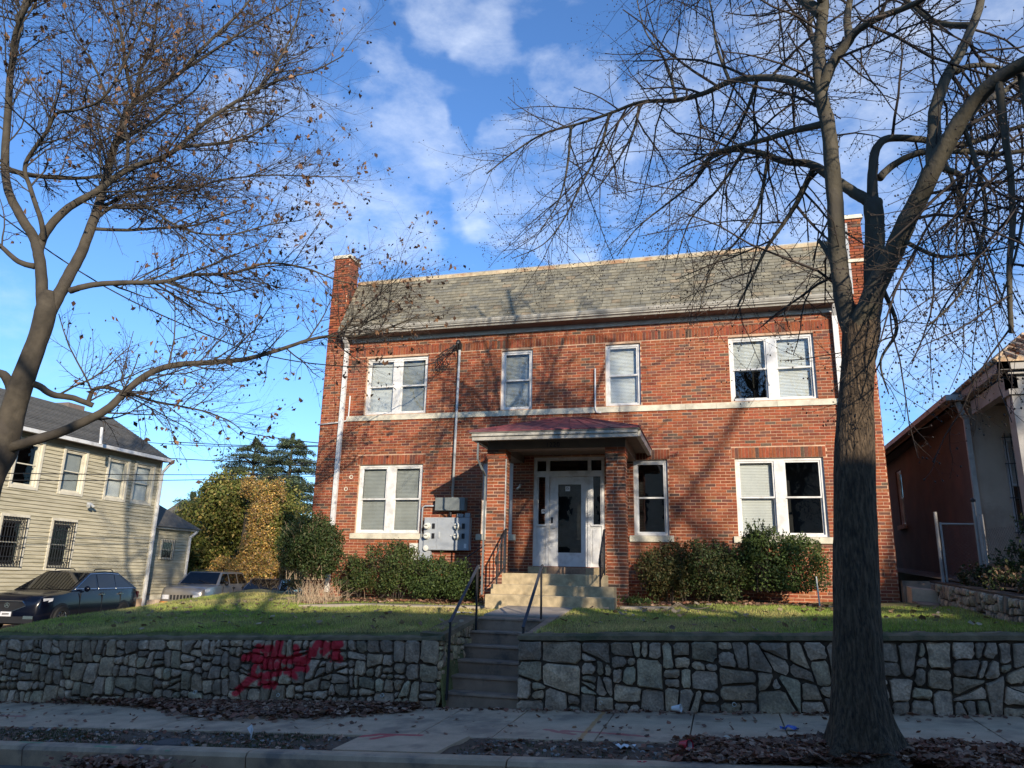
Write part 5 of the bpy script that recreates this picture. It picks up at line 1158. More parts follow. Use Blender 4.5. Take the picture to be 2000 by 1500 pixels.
for base, d, L, a in ((A1[6], (.3, 1, .5), 3.2, .05), (A3[7], (-.3, 1, .8), 3.2, .05), (A1[8], (.6, -.8, .9), 3, .045), (A2[6], (.2, 1, .5), 2.6, .035), (A3[9], (.2, -1, .8), 2.8, .04), (A1[9], (-.6, .8, .7), 3, .045), (A3[11], (.9, .3, .8), 3, .03), (A2[9], (1, .2, .2), 1.6, .014), (A3[4], (.8, .8, .1), 2.6, .03)):
    q = [Vector(base)]; dd = Vector(d).normalized()
    for i in range(5): dd = (dd + Vector((T1.r.gauss(0, .2), T1.r.gauss(0, .2), .1))).normalized(); q.append(q[-1] + dd * L / 5)
    limbs.append(limb(T1, q, a, .010, 'barkL', 8))
spec1 = [(1.7, .145, .85, .02, .10, .0, .016), (.85, .125, .8, .03, .08, .0, .0105), (.30, .105, .8, .05, .03, .0, .0066)]
dn = [.7, 1.2, 1.0, 1.1, 1.15, 1.3, 1.3, .70, .4, 1.3, .6, .6, 1.1, 1.6, 1.6, 1.1] + [.6] * 9
s0 = [.30, .15, .15, .25, .12, .08, .08, .18, .5, .08, .3, .3, .1, .05, .05, .1] + [.2] * 9
for (p, q), d_, s_ in zip(limbs, dn, s0): ramify(T1, p, q, d_, spec1, s_, (.05, .1, .05))
T1.br.build('branches', 'barkL', lt, kind='stuff'); T1.tw.build('twigs', 'twig', lt, kind='stuff')
print('left tree nodes', len(T1.nodes), len(T1.tw.f), len(T2.tw.f))
C = []
for q, d in T1.nodes:
    pr_ = .17
    if T1.r.random() < pr_ * .24:
        for _k in range(T1.r.randrange(1, 5)): C.append(tuple(q[-1] + Vector((T1.r.gauss(0, .035), T1.r.gauss(0, .035), T1.r.gauss(-.03, .03)))))
    if T1.r.random() < .04: C.append(tuple(q[-1] + Vector((T1.r.gauss(0, .03), T1.r.gauss(0, .03), -.03))))
C = np.array(C); V, F = leafcloud(C, None, .046, None, .6, .3, droop=1.5); fastmesh('leaves', V, F, pick([(.16, .085, .045), (.10, .055, .035), (.22, .12, .06), (.07, .042, .03)], len(C), .35), 'dryleaf', lt)
T1.nodes = [n_ for i, n_ in enumerate(T1.nodes) if i % 9 == 0]; buds(T1, 0, .026, name='seed_balls')

# bare trees across the street, behind the camera: they throw the dappled shade on the front
def simple_tree(label, x, y, z, H, seed, spread=1.0):
    r = random.Random(seed); t = thing('street_tree', label, 'tree', (x, y, z), 'bare trees on the far pavement'); T = Tree(t, r)
    tp = [Vector((x, y, z)), Vector((x + .05, y, z + H * .2)), Vector((x + r.uniform(-.2, .2), y, z + H * .42))]
    p, q = limb(T, tp, .30, .20, 'barkL', 14, 'trunk')
    for k in range(6):
        a = k * 1.05 + r.uniform(-.3, .3); d = Vector((math.cos(a) * .55 * spread, math.sin(a) * .55 * spread, 1)).normalized(); b = p[-1 - (k % 3)]; pts = [b]
        for i in range(6): d = (d + Vector((r.gauss(0, .16), r.gauss(0, .16), .03))).normalized(); pts.append(pts[-1] + d * H * .1)
        l = limb(T, pts, .14, .03, 'barkL', 8); ramify(T, l[0], l[1], .8, [(2.0, .55, .8, .0, .1, 0, .035), (.9, .35, .8, 0, .1, 0, .014)], .2)
    T.br.build('branches', 'twig', t, kind='stuff'); T.tw.build('twigs', 'twig', t, kind='stuff')
simple_tree('bare tree across the street behind the viewpoint, nearest', 12.5, -5.6, -1.2, 15, 1)
simple_tree('bare tree across the street behind the viewpoint, tallest', 17.6, -6.0, -1.0, 17, 2)
simple_tree('bare tree across the street behind the viewpoint, leaning', 22.5, -5.6, -.8, 15, 3)
simple_tree('bare tree across the street behind the viewpoint, left', 3.6, -5.8, -1.4, 14, 4)

# row houses across the street (behind the camera): their shade covers the pavement and the wall
r = random.Random(12); x = -26.0; k = 0
while x < 44:
    wd = 6.2; h = 7.30 + r.uniform(-.10, .12) + (x - 17) * .002
    t = thing('row_house', ['painted', 'red', 'brown', 'tan', 'grey', 'pale', 'dark', 'rusty', 'buff', 'plum', 'rose', 'sand'][k % 12] + ' brick row house across the street behind the viewpoint', 'house', (x + wd / 2, -9, -2), 'row houses across the street')
    Tb = frameT((0, -8.6, 0), (-1, 0, 0), (0, 1, 0)); hs = [(-(x + a + .95), -(x + a), z, z + 1.5) for z in (.2, 3.2) for a in (.8, 2.6, 4.4)]
    mb = MB(Tb); wall_holes(mb, -(x + wd), -x, -3, h, -.3, 0, hs); mb.build('wall', 'ochrebrick', t)
    MB().box(x, x + wd - .003, -18, -8.9, -3, h - .1).build('body', 'ochrebrick', t)
    for a, b, c, d in hs: q = MB(Tb).box(a, b, -.2, -.12, c, d).build('window', 'dark', t); MB(Tb).box(a - .05, b + .05, 0, .06, c - .12, c).build('sill', 'limestone', q)
    MB(Tb).box(-(x + wd), -x, .003, .22, h - .35, h + .05).build('cornice', 'white', t)
    x += wd; k += 1

# ------------------------------------------------------------------ clapboard house on the left
XH = -22.0; YC = 25.35; ZE = 4.27
TH = frameT((XH, 0, 0), (0, 1, 0), (1, 0, 0))             # u = Y, v = +X
hs_ = thing('clapboard_house', 'pale yellow clapboard house with grey shingle roof beyond the parked cars', 'house', (XH, 20, -1.6))
wu = [(18.75, 19.66), (20.62, 21.52), (22.62, 23.55), (23.98, 24.92)]; wl_ = [(18.7, 19.58), (20.62, 21.52)]
wu0 = [(16.7, 17.6)]; h2 = [(a, b, 2.52, 3.98) for a, b in wu + wu0] + [(a, b, -.05, 1.50) for a, b in wl_ + wu0]
mb = MB(TH); wall_holes(mb, 12.0, YC, -1.15, ZE + .15, -.25, -.02, h2); mb.build('wall', 'trim', hs_)
MB(TH).box(12.0, YC, -.25, .02, -1.95, -1.15).build('foundation', 'conc', hs_)
z = -1.15; r = random.Random(2)
while z < ZE:
    z1 = min(z + .125, ZE); zc_ = (z + z1) / 2; cuts = sorted([(a - .09, b + .09) for a, b, c, d in h2 if c - .1 < zc_ < d + .1]); s = 12.0; spans = []
    for a, b in cuts: spans.append((s, a)); s = b
    spans.append((s, YC - .1))
    for a, b in spans:
        if b - a < .02: continue
        MB(TH).add([(a, -.02, z), (b, -.02, z), (b, .042, z), (a, .042, z), (a, -.02, z1 + .01), (b, -.02, z1 + .01), (b, .004, z1 + .01), (a, .004, z1 + .01)], [(0, 3, 2, 1), (3, 7, 6, 2), (0, 4, 7, 3), (1, 2, 6, 5), (4, 5, 6, 7)]).build('siding_board', 'siding', hs_)
    z = z1
MB(TH).box(YC - .1, YC + .0, -.25, .05, -1.15, ZE).build('corner_board', 'trim', hs_)
for a, b, c, d in h2:
    w_ = sash_window(hs_, TH, a, b, c, d, False, [(1.0 if a > 22 else (1.0 if c > 2 and a > 20 else .0), 'blind' if a > 22 else 'blind2', 1)], 'trim', -.03, glass='glass2')
    q = MB(TH); q.box(a - .09, a, -.02, .05, c - .1, d + .1); q.box(b, b + .09, -.02, .05, c - .1, d + .1); q.box(a, b, -.02, .05, d, d + .1); q.box(a, b, -.02, .06, c - .1, c); q.build('casing', 'trim', w_)
    if d < 2:                                                   # iron security grille on the ground floor windows
        q = MB(TH)
        for i in range(9): u = a + .02 + (b - a - .04) * i / 8; q.box(u - .009, u + .009, .06, .078, c - .02, d + .02)
        for i in range(6): zz = c + (d - c) * i / 5; q.box(a - .04, b + .04, .078, .09, zz - .012, zz + .012)
        for i in range(8):
            for zz in (c + .14, d - .16): u = a + .07 + (b - a - .14) * i / 7; q.bar((u - .04, .085, zz - .06), (u, .085, zz + .06), .012); q.bar((u, .085, zz + .06), (u + .04, .085, zz - .06), .012)
        q.build('window_grille', 'iron', w_)
MB(TH).box(12.3, YC - .3, -1.2, -1.15, -1.2, ZE).build('interior_wall', 'dark', hs_)
# main roof: hip, eave along +X side; courses of shingles
EX = XH + .38; RXr, RZr = XH - 3.0, 6.22; Ye = YC + .15; Yh = YC + .12
rd = MB(); rd.add([(EX, 11.6, ZE + .06), (EX, Ye, ZE + .06), (RXr, Yh, RZr), (RXr, 11.6, RZr), (XH - 6.4, Ye, ZE + .06), (XH - 6.4, 11.6, ZE + .06)], [(0, 1, 2, 3), (1, 4, 2), (4, 5, 3, 2), (0, 5, 4, 1)])
rf_ = rd.build('roof', 'shingle', hs_)
nrows = 22; slope = Vector((RXr - EX, 0, RZr - ZE - .06)); sn = Vector((-slope.z, 0, slope.x)).normalized(); sn = -sn if sn.z < 0 else sn
for i in range(nrows):
    f0, f1 = i / nrows, (i + 1) / nrows; a0 = Vector((EX, 11.6, ZE + .06)) + slope * f0; a1 = Vector((EX, 11.6, ZE + .06)) + slope * f1
    y0 = Ye + (Yh - Ye) * f0; y1 = Ye + (Yh - Ye) * f1; th = sn * .022; lo = sn * .003
    MB().add([tuple(a0 + th), (a0.x + th.x, y0, a0.z + th.z), (a1.x + lo.x, y1, a1.z + lo.z), tuple(a1 + lo), tuple(a0), (a0.x, y0, a0.z)], [(0, 1, 2, 3), (4, 5, 1, 0)]).build('shingle_course', 'shingle', rf_)
MB().box(EX - .0, EX + .11, 11.6, Ye, ZE - .05, ZE + .07).build('gutter', 'white', hs_)
MB().box(XH + .02, EX, 11.6, Ye, ZE - .03, ZE + .0).build('soffit', 'soffit', hs_)
MB().tube([at(196, 868, 21.0) , at(199, 835, 21.0)], .05, 10).build('vent_pipe', 'white', hs_)
cp = ray(138, 795); cp = cp * (-25.2 / cp.x); MB().box(-25.6, -24.9, cp.y - .4, cp.y + .4, 5.2, cp.z + .10).build('chimney', 'stucco', hs_); MB(TH).box(YC - .02, YC, -6.0, -.25, -1.9, ZE).prism([(YC - .02, -6.0, ZE), (YC - .02, -.05, ZE), (YC - .02, -3.0, 6.1)], (.02, 0, 0)).build('gable_wall', 'siding', hs_)
ds('downspout', None, [(EX - .04, YC + .12, ZE - .05), (XH + .10, YC - .0, ZE - .45), (XH + .10, YC - .04, -1.7)], .10, 'white', hs_)
# lower rear wing
wg = MB(TH); WX0, WX1 = YC + .02, YC + 3.0; wg.box(WX0, WX1, -4.0, -.60, -1.95, 1.62); wg.build('rear_wing', 'trim', hs_)
z = -1.0
TWg = frameT((XH - .58, 0, 0), (0, 1, 0), (1, 0, 0))
while z < 1.55:
    for a, b in ([(WX0, WX1)] if not (.35 < z + .07 < 1.2) else [(WX0, WX0 + 1.18), (WX0 + 2.0, WX1)]):
        MB(TWg).add([(a, -.02, z), (b, -.02, z), (b, .036, z), (a, .036, z), (a, -.02, z + .123), (b, -.02, z + .123), (b, .004, z + .123), (a, .004, z + .123)], [(0, 3, 2, 1), (3, 7, 6, 2), (0, 4, 7, 3), (1, 2, 6, 5), (4, 5, 6, 7)]).build('siding_board', 'siding', hs_)
    z += .125
w_ = sash_window(hs_, TWg, WX0 + 1.2, WX0 + 1.98, .38, 1.18, False, [(0, None, 1)], 'trim', .06); MB(TWg).box(WX0 + 1.26, WX0 + 1.92, .002, .005, .44, 1.12).build('dark_room_panel', 'dark', hs_)  # dark panel on the solid wall stands in for an unlit room
q = MB(TWg); [q.box(WX0 + 1.24 + .1 * i, WX0 + 1.255 + .1 * i, .12, .135, .36, 1.2) for i in range(8)]; q.build('window_grille', 'iron', w_)
MB().box(XH - 4, XH - .38, WX0, WX1 + .3, 1.62, 1.70).build('wing_eave', 'white', hs_)
MB().add([(XH - .25, WX0 + .0, 1.70), (XH - .25, WX1 + .35, 1.70), (XH - 4.3, WX1 + .35, 1.70), (XH - 4.3, WX0, 1.70), (XH - 2.3, WX0, 3.1), (XH - 2.3, WX1 - 1.2, 3.1)], [(0, 1, 5, 4), (1, 2, 5), (2, 3, 4, 5)]).build('wing_roof', 'shingle', hs_)
ds('downspout', None, [(XH - .30, WX1 + .1, 1.6), (XH - .52, WX1 - .05, 1.35), (XH - .52, WX1 - .05, -1.6)], .10, 'white', hs_)
p = Vector((XH + .1, 21.85, 2.2)); q = MB(); q.tube([p, p + Vector((.12, 0, 0)), p + Vector((.16, .12, -.1))], .05, 8); q.tube([p + Vector((.12, 0, 0)), p + Vector((.16, -.12, -.1))], [.04, .07], 8); q.build('flood_light', 'galv', hs_)
MB().box(XH + .1, XH + .16, YC + .15, 32, -1.95, -1.2).build('x', 'ochrebrick').name = 'low_brick_wall'
tag(bpy.data.objects['low_brick_wall'], 'low brick wall running behind the silver car', 'wall')
# pale far house glimpsed between the wing and the trees
fh = thing('far_house', 'white house glimpsed between the yellow wing and the evergreen tree', 'house', (-30, 42, -1.9)); MB().box(-37, -31.5, 42, 48, -1.9, 2.6).build('wall', 'white', fh); MB().add([(-37.3, 41.7, 2.6), (-31.2, 41.7, 2.6), (-31.2, 48.3, 2.6), (-37.3, 48.3, 2.6), (-34.2, 41.7, 4.4), (-34.2, 48.3, 4.4)], [(0, 1, 4), (1, 2, 5, 4), (2, 3, 5), (3, 0, 4, 5)]).build('roof', 'shingle', fh)
for a in (-36.3, -34.6, -32.9): MB().box(a, a + .9, 41.93, 41.97, -.4, 1.2).build('window', 'dark', fh)

# ------------------------------------------------------------------ cars
def car(name, label, cat, loc, yaw, Ln, Wd, Ht, belt_h, hood_h, prof, glassx, paint, kind):
    """local x from front (0) to rear (Ln), y across, z up. prof: greenhouse outline"""
    T = Matrix.Translation(Vector(loc)) @ Matrix.Rotation(yaw, 4, 'Z')
    t = thing(name, label, cat, loc); hw = Wd / 2
    # lower body: rings along the length
    S = [(0.0, .80, .30, hood_h - .22), (.10, .92, .22, hood_h - .10), (.35, .97, .20, hood_h - .04), (.9, 1, .20, hood_h), (prof[0], 1, .20, belt_h - .02), (prof[0] + .6, 1, .20, belt_h), (Ln * .6, 1, .20, belt_h + .01), (Ln - .8, 1, .22, belt_h + .03), (Ln - .25, .97, .26, belt_h + .02), (Ln - .02, .88, .34, belt_h - .06)]
    def ring(x, k, zb, zt):
        w_ = hw * k; return [(x, -w_ * .86, zb), (x, -w_ * .97, zb + .10), (x, -w_, zb + (zt - zb) * .42), (x, -w_ * .985, zb + (zt - zb) * .72), (x, -w_ * .94, zt - .035), (x, -w_ * .84, zt), (x, -w_ * .4, zt + .02), (x, w_ * .4, zt + .02), (x, w_ * .84, zt), (x, w_ * .94, zt - .035), (x, w_ * .985, zb + (zt - zb) * .72), (x, w_, zb + (zt - zb) * .42), (x, w_ * .97, zb + .10), (x, w_ * .86, zb)]
    rs = [ring(*s) for s in S]; n = 14; vs = [p for q in rs for p in q]; fs = [(i * n + j, i * n + (j + 1) % n, (i + 1) * n + (j + 1) % n, (i + 1) * n + j) for i in range(len(rs) - 1) for j in range(n)] + [tuple(range(n - 1, -1, -1)), tuple((len(rs) - 1) * n + j for j in range(n))]
    b = MB(T); b.add(vs, fs); bo = b.build('body', paint, t, smooth=True)
    md = bo.modifiers.new('edge', 'EDGE_SPLIT'); md.split_angle = R(40)
    # greenhouse
    xa, xb, xc, xd = prof; hb = hw * .90; hr = hw * .72; zt = Ht; zb = belt_h - .03
    G = [[(xa, -hb, zb), (xa, hb, zb)], [(xb, -hr, zt - .05), (xb, hr, zt - .05)], [((xb + xc) / 2, -hr, zt), ((xb + xc) / 2, hr, zt)], [(xc, -hr, zt - .04), (xc, hr, zt - .04)], [(xd, -hb, zb + .03), (xd, hb, zb + .03)]]
    g = MB(T); m_ = (G[1][0][0] + G[3][0][0]) / 2
    vs = [G[0][0], G[1][0], G[2][0], G[3][0], G[4][0], G[0][1], G[1][1], G[2][1], G[3][1], G[4][1], (xb + .3, -hb, zb), (xb + .3, hb, zb)]
    g.add(vs, [(0, 5, 6, 1), (1, 6, 7, 2), (2, 7, 8, 3), (3, 8, 9, 4), (0, 1, 2, 3, 4), (5, 9, 8, 7, 6)]); g.build('cabin', paint, t)
    def side(x, f): return (x, (hb + (hr - hb) * f + .008), zb + (zt - .03 - zb) * f)
    def sidep(x, f, s): p = side(x, f); return (p[0], s * p[1], p[2])
    def edge_x(f, fr): return xa + (xb - xa) * f + .10 if fr else xd + (xc - xd) * f - .10
    for s in (-1, 1):
        for gi, (a, b_) in enumerate(glassx):
            lo, hi = .10, .86
            def X(v, f): return edge_x(f, True) if v is None else (edge_x(f, False) if v == 'r' else v)
            poly_ = [sidep(X(a, lo), lo, s), sidep(X(b_, lo), lo, s), sidep(X(b_, hi), hi, s), sidep(X(a, hi), hi, s)]
            if s > 0: poly_ = poly_[::-1]
            MB(T).add(poly_, [(0, 1, 2, 3)]).build('side_window', 'carglass', t)
            MB(T).tube([sidep(X(a, lo), lo, s), sidep(X(b_, lo), lo, s)], .010, 4).build('window_trim', 'chrome' if kind != 'silver' else 'black', t)
        if kind != 'silver': MB(T).tube([sidep(edge_x(.1, True), .1, s), sidep(edge_x(.88, True), .88, s), sidep((xb + xc) / 2, .94, s), sidep(edge_x(.88, False), .88, s), sidep(edge_x(.1, False), .1, s)], .010, 4).build('window_trim', 'chrome', t)
        MB(T).lathe([(0, -.02), (.07, -.02), (.09, .03), (.06, .10), (0, .11)], (xa + .55, s * (hw + .02), belt_h + .03), (1, 0, 0), 10).build('mirror', paint if kind != 'silver' else 'black', t, smooth=True)
        for hx in (xa + 1.35, xa + 2.35): MB(T).box(hx, hx + .2, min(s * hw * .97, s * (hw + .015)), max(s * hw * .97, s * (hw + .015)), belt_h - .16, belt_h - .12).build('door_handle', 'chrome' if kind != 'silver' else 'black', t)
        MB(T).box(.9, Ln - .8, min(s * hw * .95, s * hw * 1.005), max(s * hw * .95, s * hw * 1.005), .22, .36).build('sill_trim', 'black', t)
        for dx in (xa + .35, xa + 1.45, xa + 2.45): MB(T).box(dx, dx + .008, min(s * hw * .97, s * (hw * 1.002)), max(s * hw * .97, s * (hw * 1.002)), .40, belt_h - .08).build('door_seam', 'black', t)
        for wx in (.88, Ln - .98):
            MB(T).lathe([(.37, -.02), (.425, -.02), (.425, .012), (.37, .012)], (wx, s * hw * .985, .36), (0, s, 0), 24).build('wheel_arch', 'black' if kind != 'silver' else paint, t)
            MB(T).lathe([(0, .01), (.36, .01), (.36, .02), (0, .02)], (wx, s * (hw - .02), .37), (0, s, 0), 24).build('wheel_well', 'dark', t)
            wo = MB(T).lathe([(.22, -.1), (.33, -.1), (.35, -.07), (.35, .02), (.33, .05), (.22, .05)], (wx, s * (hw - .01), .35), (0, s, 0), 24).build('wheel', 'tyre', t)
            rim = MB(T); rim.lathe([(.225, .03), (.21, .045), (.20, .02)], (wx, s * (hw - .01), .35), (0, s, 0), 24)
            for k in range(10): a = k * math.pi / 5; rim.bar((wx, s * (hw + .03), .35), (wx + .21 * math.cos(a), s * (hw + .03), .35 + .21 * math.sin(a)), .022, .02, up=(0, 1, 0))
            rim.build('rim', 'chrome', wo)
        MB(T).hexa([(.06, s * hw * .50, hood_h - .28), (.16, s * hw * .90, hood_h - .27), (.45, s * hw * .975, hood_h - .20), (.10, s * hw * .6, hood_h - .2)], [(.06, s * hw * .50, hood_h - .17), (.18, s * hw * .90, hood_h - .13), (.48, s * hw * .96, hood_h - .12), (.12, s * hw * .6, hood_h - .13)]).build('headlight', 'lamp', t)
        MB(T).box(Ln - .10, Ln + .01, min(s * hw * .62, s * hw * .90), max(s * hw * .62, s * hw * .90), belt_h - .30, belt_h - .08).build('tail_light', 'redlens', t)
    # windscreen and rear window
    def fs_(f, k): return [(xa + (xb - xa) * f - .012, y, zb + (zt - .05 - zb) * f + .012) for y in (-(hb + (hr - hb) * f) * k, (hb + (hr - hb) * f) * k)]
    a = fs_(.06, .90); b = fs_(.94, .92); MB(T).add([a[0], a[1], b[1], b[0]], [(3, 2, 1, 0)]).build('windscreen', 'carglass', t)
    def rs_(f, k): return [(xd + (xc - xd) * f + .012, y, zb + .03 + (zt - .07 - zb) * f + .01) for y in (-(hb + (hr - hb) * f) * k, (hb + (hr - hb) * f) * k)]
    a = rs_(.12, .86); b = rs_(.9, .88); MB(T).add([a[0], a[1], b[1], b[0]], [(0, 1, 2, 3)]).build('rear_window', 'carglass', t)
    MB(T).bar((xa - .03, -.5, belt_h + .035), (xa + .22, .1, belt_h + .16), .015).build('wiper', 'black', t)
    for s in (-1, 1): MB(T).tube([(xb + .3, s * hr * .9, zt - .0), (xb + .35, s * hr * .9, zt + .05), (xc - .3, s * hr * .9, zt + .05), (xc - .2, s * hr * .9, zt - .0)], .015, 6).build('roof_rail', 'black', t)
    MB(T).box(-.02, .12, -hw * .8, hw * .8, .26, .44).build('front_bumper', 'black' if kind == 'dark' else paint, t)
    MB(T).box(-.045, -.02, -.15, .15, .44, .56).build('number_plate', 'plate', t)
    q = MB(T); q.box(-.05, -.046, -.10, .10, .475, .49); q.box(-.05, -.046, -.10, .10, .505, .525); q.build('plate_print', 'darkblue', t)
    if kind == 'dark':
        pent = [(-.03, -.42, .84), (-.03, .42, .84), (-.01, .52, .72), (-.03, .12, .56), (-.03, -.12, .56), (-.01, -.52, .72)]
        gr = MB(T).prism(pent, (.1, 0, 0)).build('grille', 'black', t)
        MB(T).tube([pent[-1]] + pent, .014, 5).build('grille_surround', 'chrome', t)
        q = MB(T); q.tube([(-.045, .065 * math.cos(a), .73 + .065 * math.sin(a)) for a in [k * math.pi / 8 for k in range(17)]], .008, 5); q.bar((-.045, -.045, .68), (-.045, 0, .785), .014); q.bar((-.045, .045, .68), (-.045, 0, .785), .014); q.bar((-.045, -.03, .72), (-.045, .03, .72), .01); q.build('emblem', 'chrome', gr)
        for s in (-1, 1): MB(T).box(-.03, .02, min(s * .5, s * .78), max(s * .5, s * .78), .38, .46).build('fog_light_trim', 'chrome', t)
    elif kind == 'silver':
        gr = MB(T).box(-.03, .06, -.45, .45, .64, .86).build('grille', 'silver', t)
        for k in range(7): y = -.39 + .13 * k; MB(T).box(-.035, -.03, y - .042, y + .042, .66, .84).build('grille_slot', 'dark', gr)
        for s in (-1, 1): MB(T).box(-.02, .10, min(s * .5, s * .82), max(s * .5, s * .82), .50, .60).build('indicator', 'amber', t); MB(T).box(-.032, .02, min(s * .48, s * .74), max(s * .48, s * .74), .68, .84).build('headlight', 'lamp', t)
        MB(T).box(xa + .25, xa + .252, .1, .25, 1.2, 1.34).build('windscreen_sticker', 'cup', t)
    else:
        MB(T).box(-.03, .05, -.5, .5, .5, .72).build('grille', 'black', t)
    return t
# axis from nose to tail points about 12 degrees left of +Y; local +x along it
def yawof(deg): return R(90 + deg)
# the nose centre is set so that the side facing the camera passes through the seen corner
def nose(cx, cy, deg, Wd):
    a = yawof(deg); side_ = Vector((math.sin(a), -math.cos(a))); c = Vector((cx, cy)) - side_ * (Wd / 2) * (1 if side_.x > 0 else -1); return c.x, c.y
nx_, ny_ = nose(-18.0, 17.0, 12, 1.95); car('dark_suv', 'dark blue SUV parked in front of the yellow house, nose to the left', 'car', (nx_, ny_, -1.80), yawof(12), 4.95, 1.95, 1.68, 1.13, 1.05, (1.30, 2.35, 3.85, 4.80), [(None, 2.55), (2.66, 3.55), (3.60, 'r')], 'darkblue', 'dark')
nx_, ny_ = nose(-19.1, 25.3, 14, 1.84); car('silver_suv', 'silver grey SUV with slotted grille parked beside the yellow house corner', 'car', (nx_, ny_, -1.80), yawof(14), 4.6, 1.84, 1.76, 1.24, 1.19, (1.30, 1.95, 4.15, 4.50), [(None, 2.45), (2.56, 3.35), (3.47, 'r')], 'silver', 'silver')
car('dark_hatchback', 'low dark car mostly hidden by the lawn, left of the round shrub', 'car', (-18.9, 27.9, -1.72), yawof(16), 4.4, 1.78, 1.44, .95, .92, (1.2, 2.0, 3.3, 4.2), [(None, 2.3), (2.4, 'r')], 'greyblue', 'plain')

# ------------------------------------------------------------------ trees behind the cars
def leafy(name, label, cat, blobs, n, size, cols, trunk, group=None, aspect=.5, tr=1.0):
    t = thing(name, label, cat, (trunk[0], trunk[1], -1.9), group); MB().tube([(trunk[0], trunk[1], -2.0), (trunk[0] + .1, trunk[1], trunk[2] * .4), (trunk[0], trunk[1], trunk[2])], [.28 * tr, .2 * tr, .06 * tr], 10).build('trunk', 'barkL', t, smooth=True)
    P, NN = crown_points(blobs, n, .55); V, F = leafcloud(P, NN, size, None, aspect, .1); fastmesh('crown', V, F, pick(cols, len(P), .35), 'leaf', t); return t
GY = 33.0
def bl(px, py, rx, ry, dy=0, d=1.0):
    p = at(px, py, GY + dy); k = (p.length) / FPX * 1.0; return (p.x, p.y, p.z, rx * k, max(rx, ry) * k * d, ry * k)
leafy('evergreen_tree', 'broad green evergreen tree behind the silver car', 'tree', [bl(395, 1050, 58, 72), bl(440, 985, 55, 60), bl(372, 1105, 36, 45), bl(545, 1060, 50, 80), bl(480, 1000, 70, 70, 1.5), bl(560, 1110, 40, 40), bl(430, 962, 35, 35), bl(540, 1000, 48, 60), bl(580, 1060, 42, 60), bl(360, 1060, 26, 40)], 52000, .080, [(.11, .13, .026), (.15, .165, .034), (.07, .09, .02), (.20, .19, .05), (.13, .14, .03), (.30, .22, .07)], (at(470, 1100, GY).x, GY, 3.5))
vt = leafy('vine_covered_tree', 'golden dry vine mound climbing the evergreen behind the parked cars', 'vine mound', [bl(470, 1122, 66, 30, -2.0, .6), bl(545, 1128, 58, 28, -2.0, .6), bl(500, 1080, 32, 50, -1.8, .6), bl(512, 1020, 26, 50, -1.6, .6), bl(495, 955, 26, 28, -1.2, .7), bl(530, 975, 24, 40, -1.3, .6), bl(430, 1118, 26, 26, -2.0), bl(478, 1098, 34, 34, -1.9, .7), bl(540, 1100, 34, 30, -1.9, .7)], 42000, .050, [(.54, .33, .085), (.46, .26, .065), (.60, .40, .13), (.34, .19, .06), (.22, .19, .05), (.16, .16, .04), (.42, .30, .15), (.20, .12, .07)], (at(500, 1100, GY - 1).x, GY - 1, 1.0), tr=.3)
t = thing('thorn_brush', 'purplish brown leafless brush in the foot of the golden vine', 'brush', tuple(at(505, 1150, GY - 4.2))); r = random.Random(6); s = MB()
for k in range(420):
    c = at(508 + r.gauss(0, 19), 1150, GY - 3.4 + r.gauss(0, .25)); a = r.uniform(-1.2, 1.2); l = r.uniform(.5, 1.7); z0 = -1.85
    s.tube([(c.x, c.y, z0), (c.x + math.sin(a) * l * .4, c.y, z0 + l * .7), (c.x + math.sin(a) * l * .9, c.y + r.uniform(-.3, .3), z0 + l * (.95 if abs(a) < .7 else .6))], [.02, .014, .006], 3)
s.build('stems', 'barkL', t, kind='stuff')
def cedar(label, px, topy, half, seed, Y):
    p = at(px, topy, Y); r = random.Random(seed); t = thing('cedar_tree', label, 'tree', (p.x, Y, -1.9), 'tall cedars behind the vine mound')
    MB().tube([(p.x, Y, -1.9), (p.x + .1, Y, 2), (p.x, Y, p.z - .2)], [.35, .22, .04], 8).build('trunk', 'barkL', t)
    H = p.z + 1.9; P = []; s = MB()
    z = p.z; lev = 0
    while z > -1.0:
        f = (p.z - z) / H; R_ = half * (.06 + .62 * min(1, (p.z - z) / 1.9) ** .7 + .45 * f) * r.uniform(.70, 1.15)
        for k in range(9):
            a = r.uniform(0, 6.28); L_ = R_ * r.uniform(.55, 1.15); n = int(160 + 620 * f * 1.2); tt = nr.uniform(.15, 1, n) ** .7; wdt = .22 * L_ * np.sqrt(np.clip(1 - tt, 0, 1) + .12)
            off = nr.normal(0, 1, n) * wdt; x = p.x + math.cos(a) * tt * L_ - math.sin(a) * off; y = Y + math.sin(a) * tt * L_ + math.cos(a) * off
            zz = z + .10 * L_ * np.sin(tt * 2.6) - .10 * L_ * tt ** 2 + nr.normal(0, .075, n) + r.uniform(-.1, .1); P.append(np.stack([x, y, zz], 1))
            s.tube([(p.x, Y, z - .05), (p.x + math.cos(a) * L_ * .5, Y + math.sin(a) * L_ * .5, z + .04 * L_), (p.x + math.cos(a) * L_ * .92, Y + math.sin(a) * L_ * .92, z - .04 * L_)], [.04, .03, .01], 4)
        z -= (.36 + .12 * f) * r.uniform(.7, 1.3)
    P = np.concatenate(P); nn = np.zeros_like(P); nn[:, 2] = 1.0; V, F = leafcloud(P, nn, .070, None, .35, .1)
    fastmesh('needles', V, F, pick([(.085, .12, .07), (.12, .155, .085), (.055, .08, .05), (.15, .18, .10)], len(P), .3), 'leaf', t); s.build('branches', 'barkL', t, kind='stuff')
cedar('tall cedar with tiered branches right behind the golden vine mound', 572, 853, 3.0, 1, 40.0); cedar('slightly lower cedar left of the other, behind the evergreen', 500, 862, 3.6, 2, 41.0)
cedar('small dark cedar low at the left of the evergreen tree', 378, 968, 3.4, 5, 38.0)
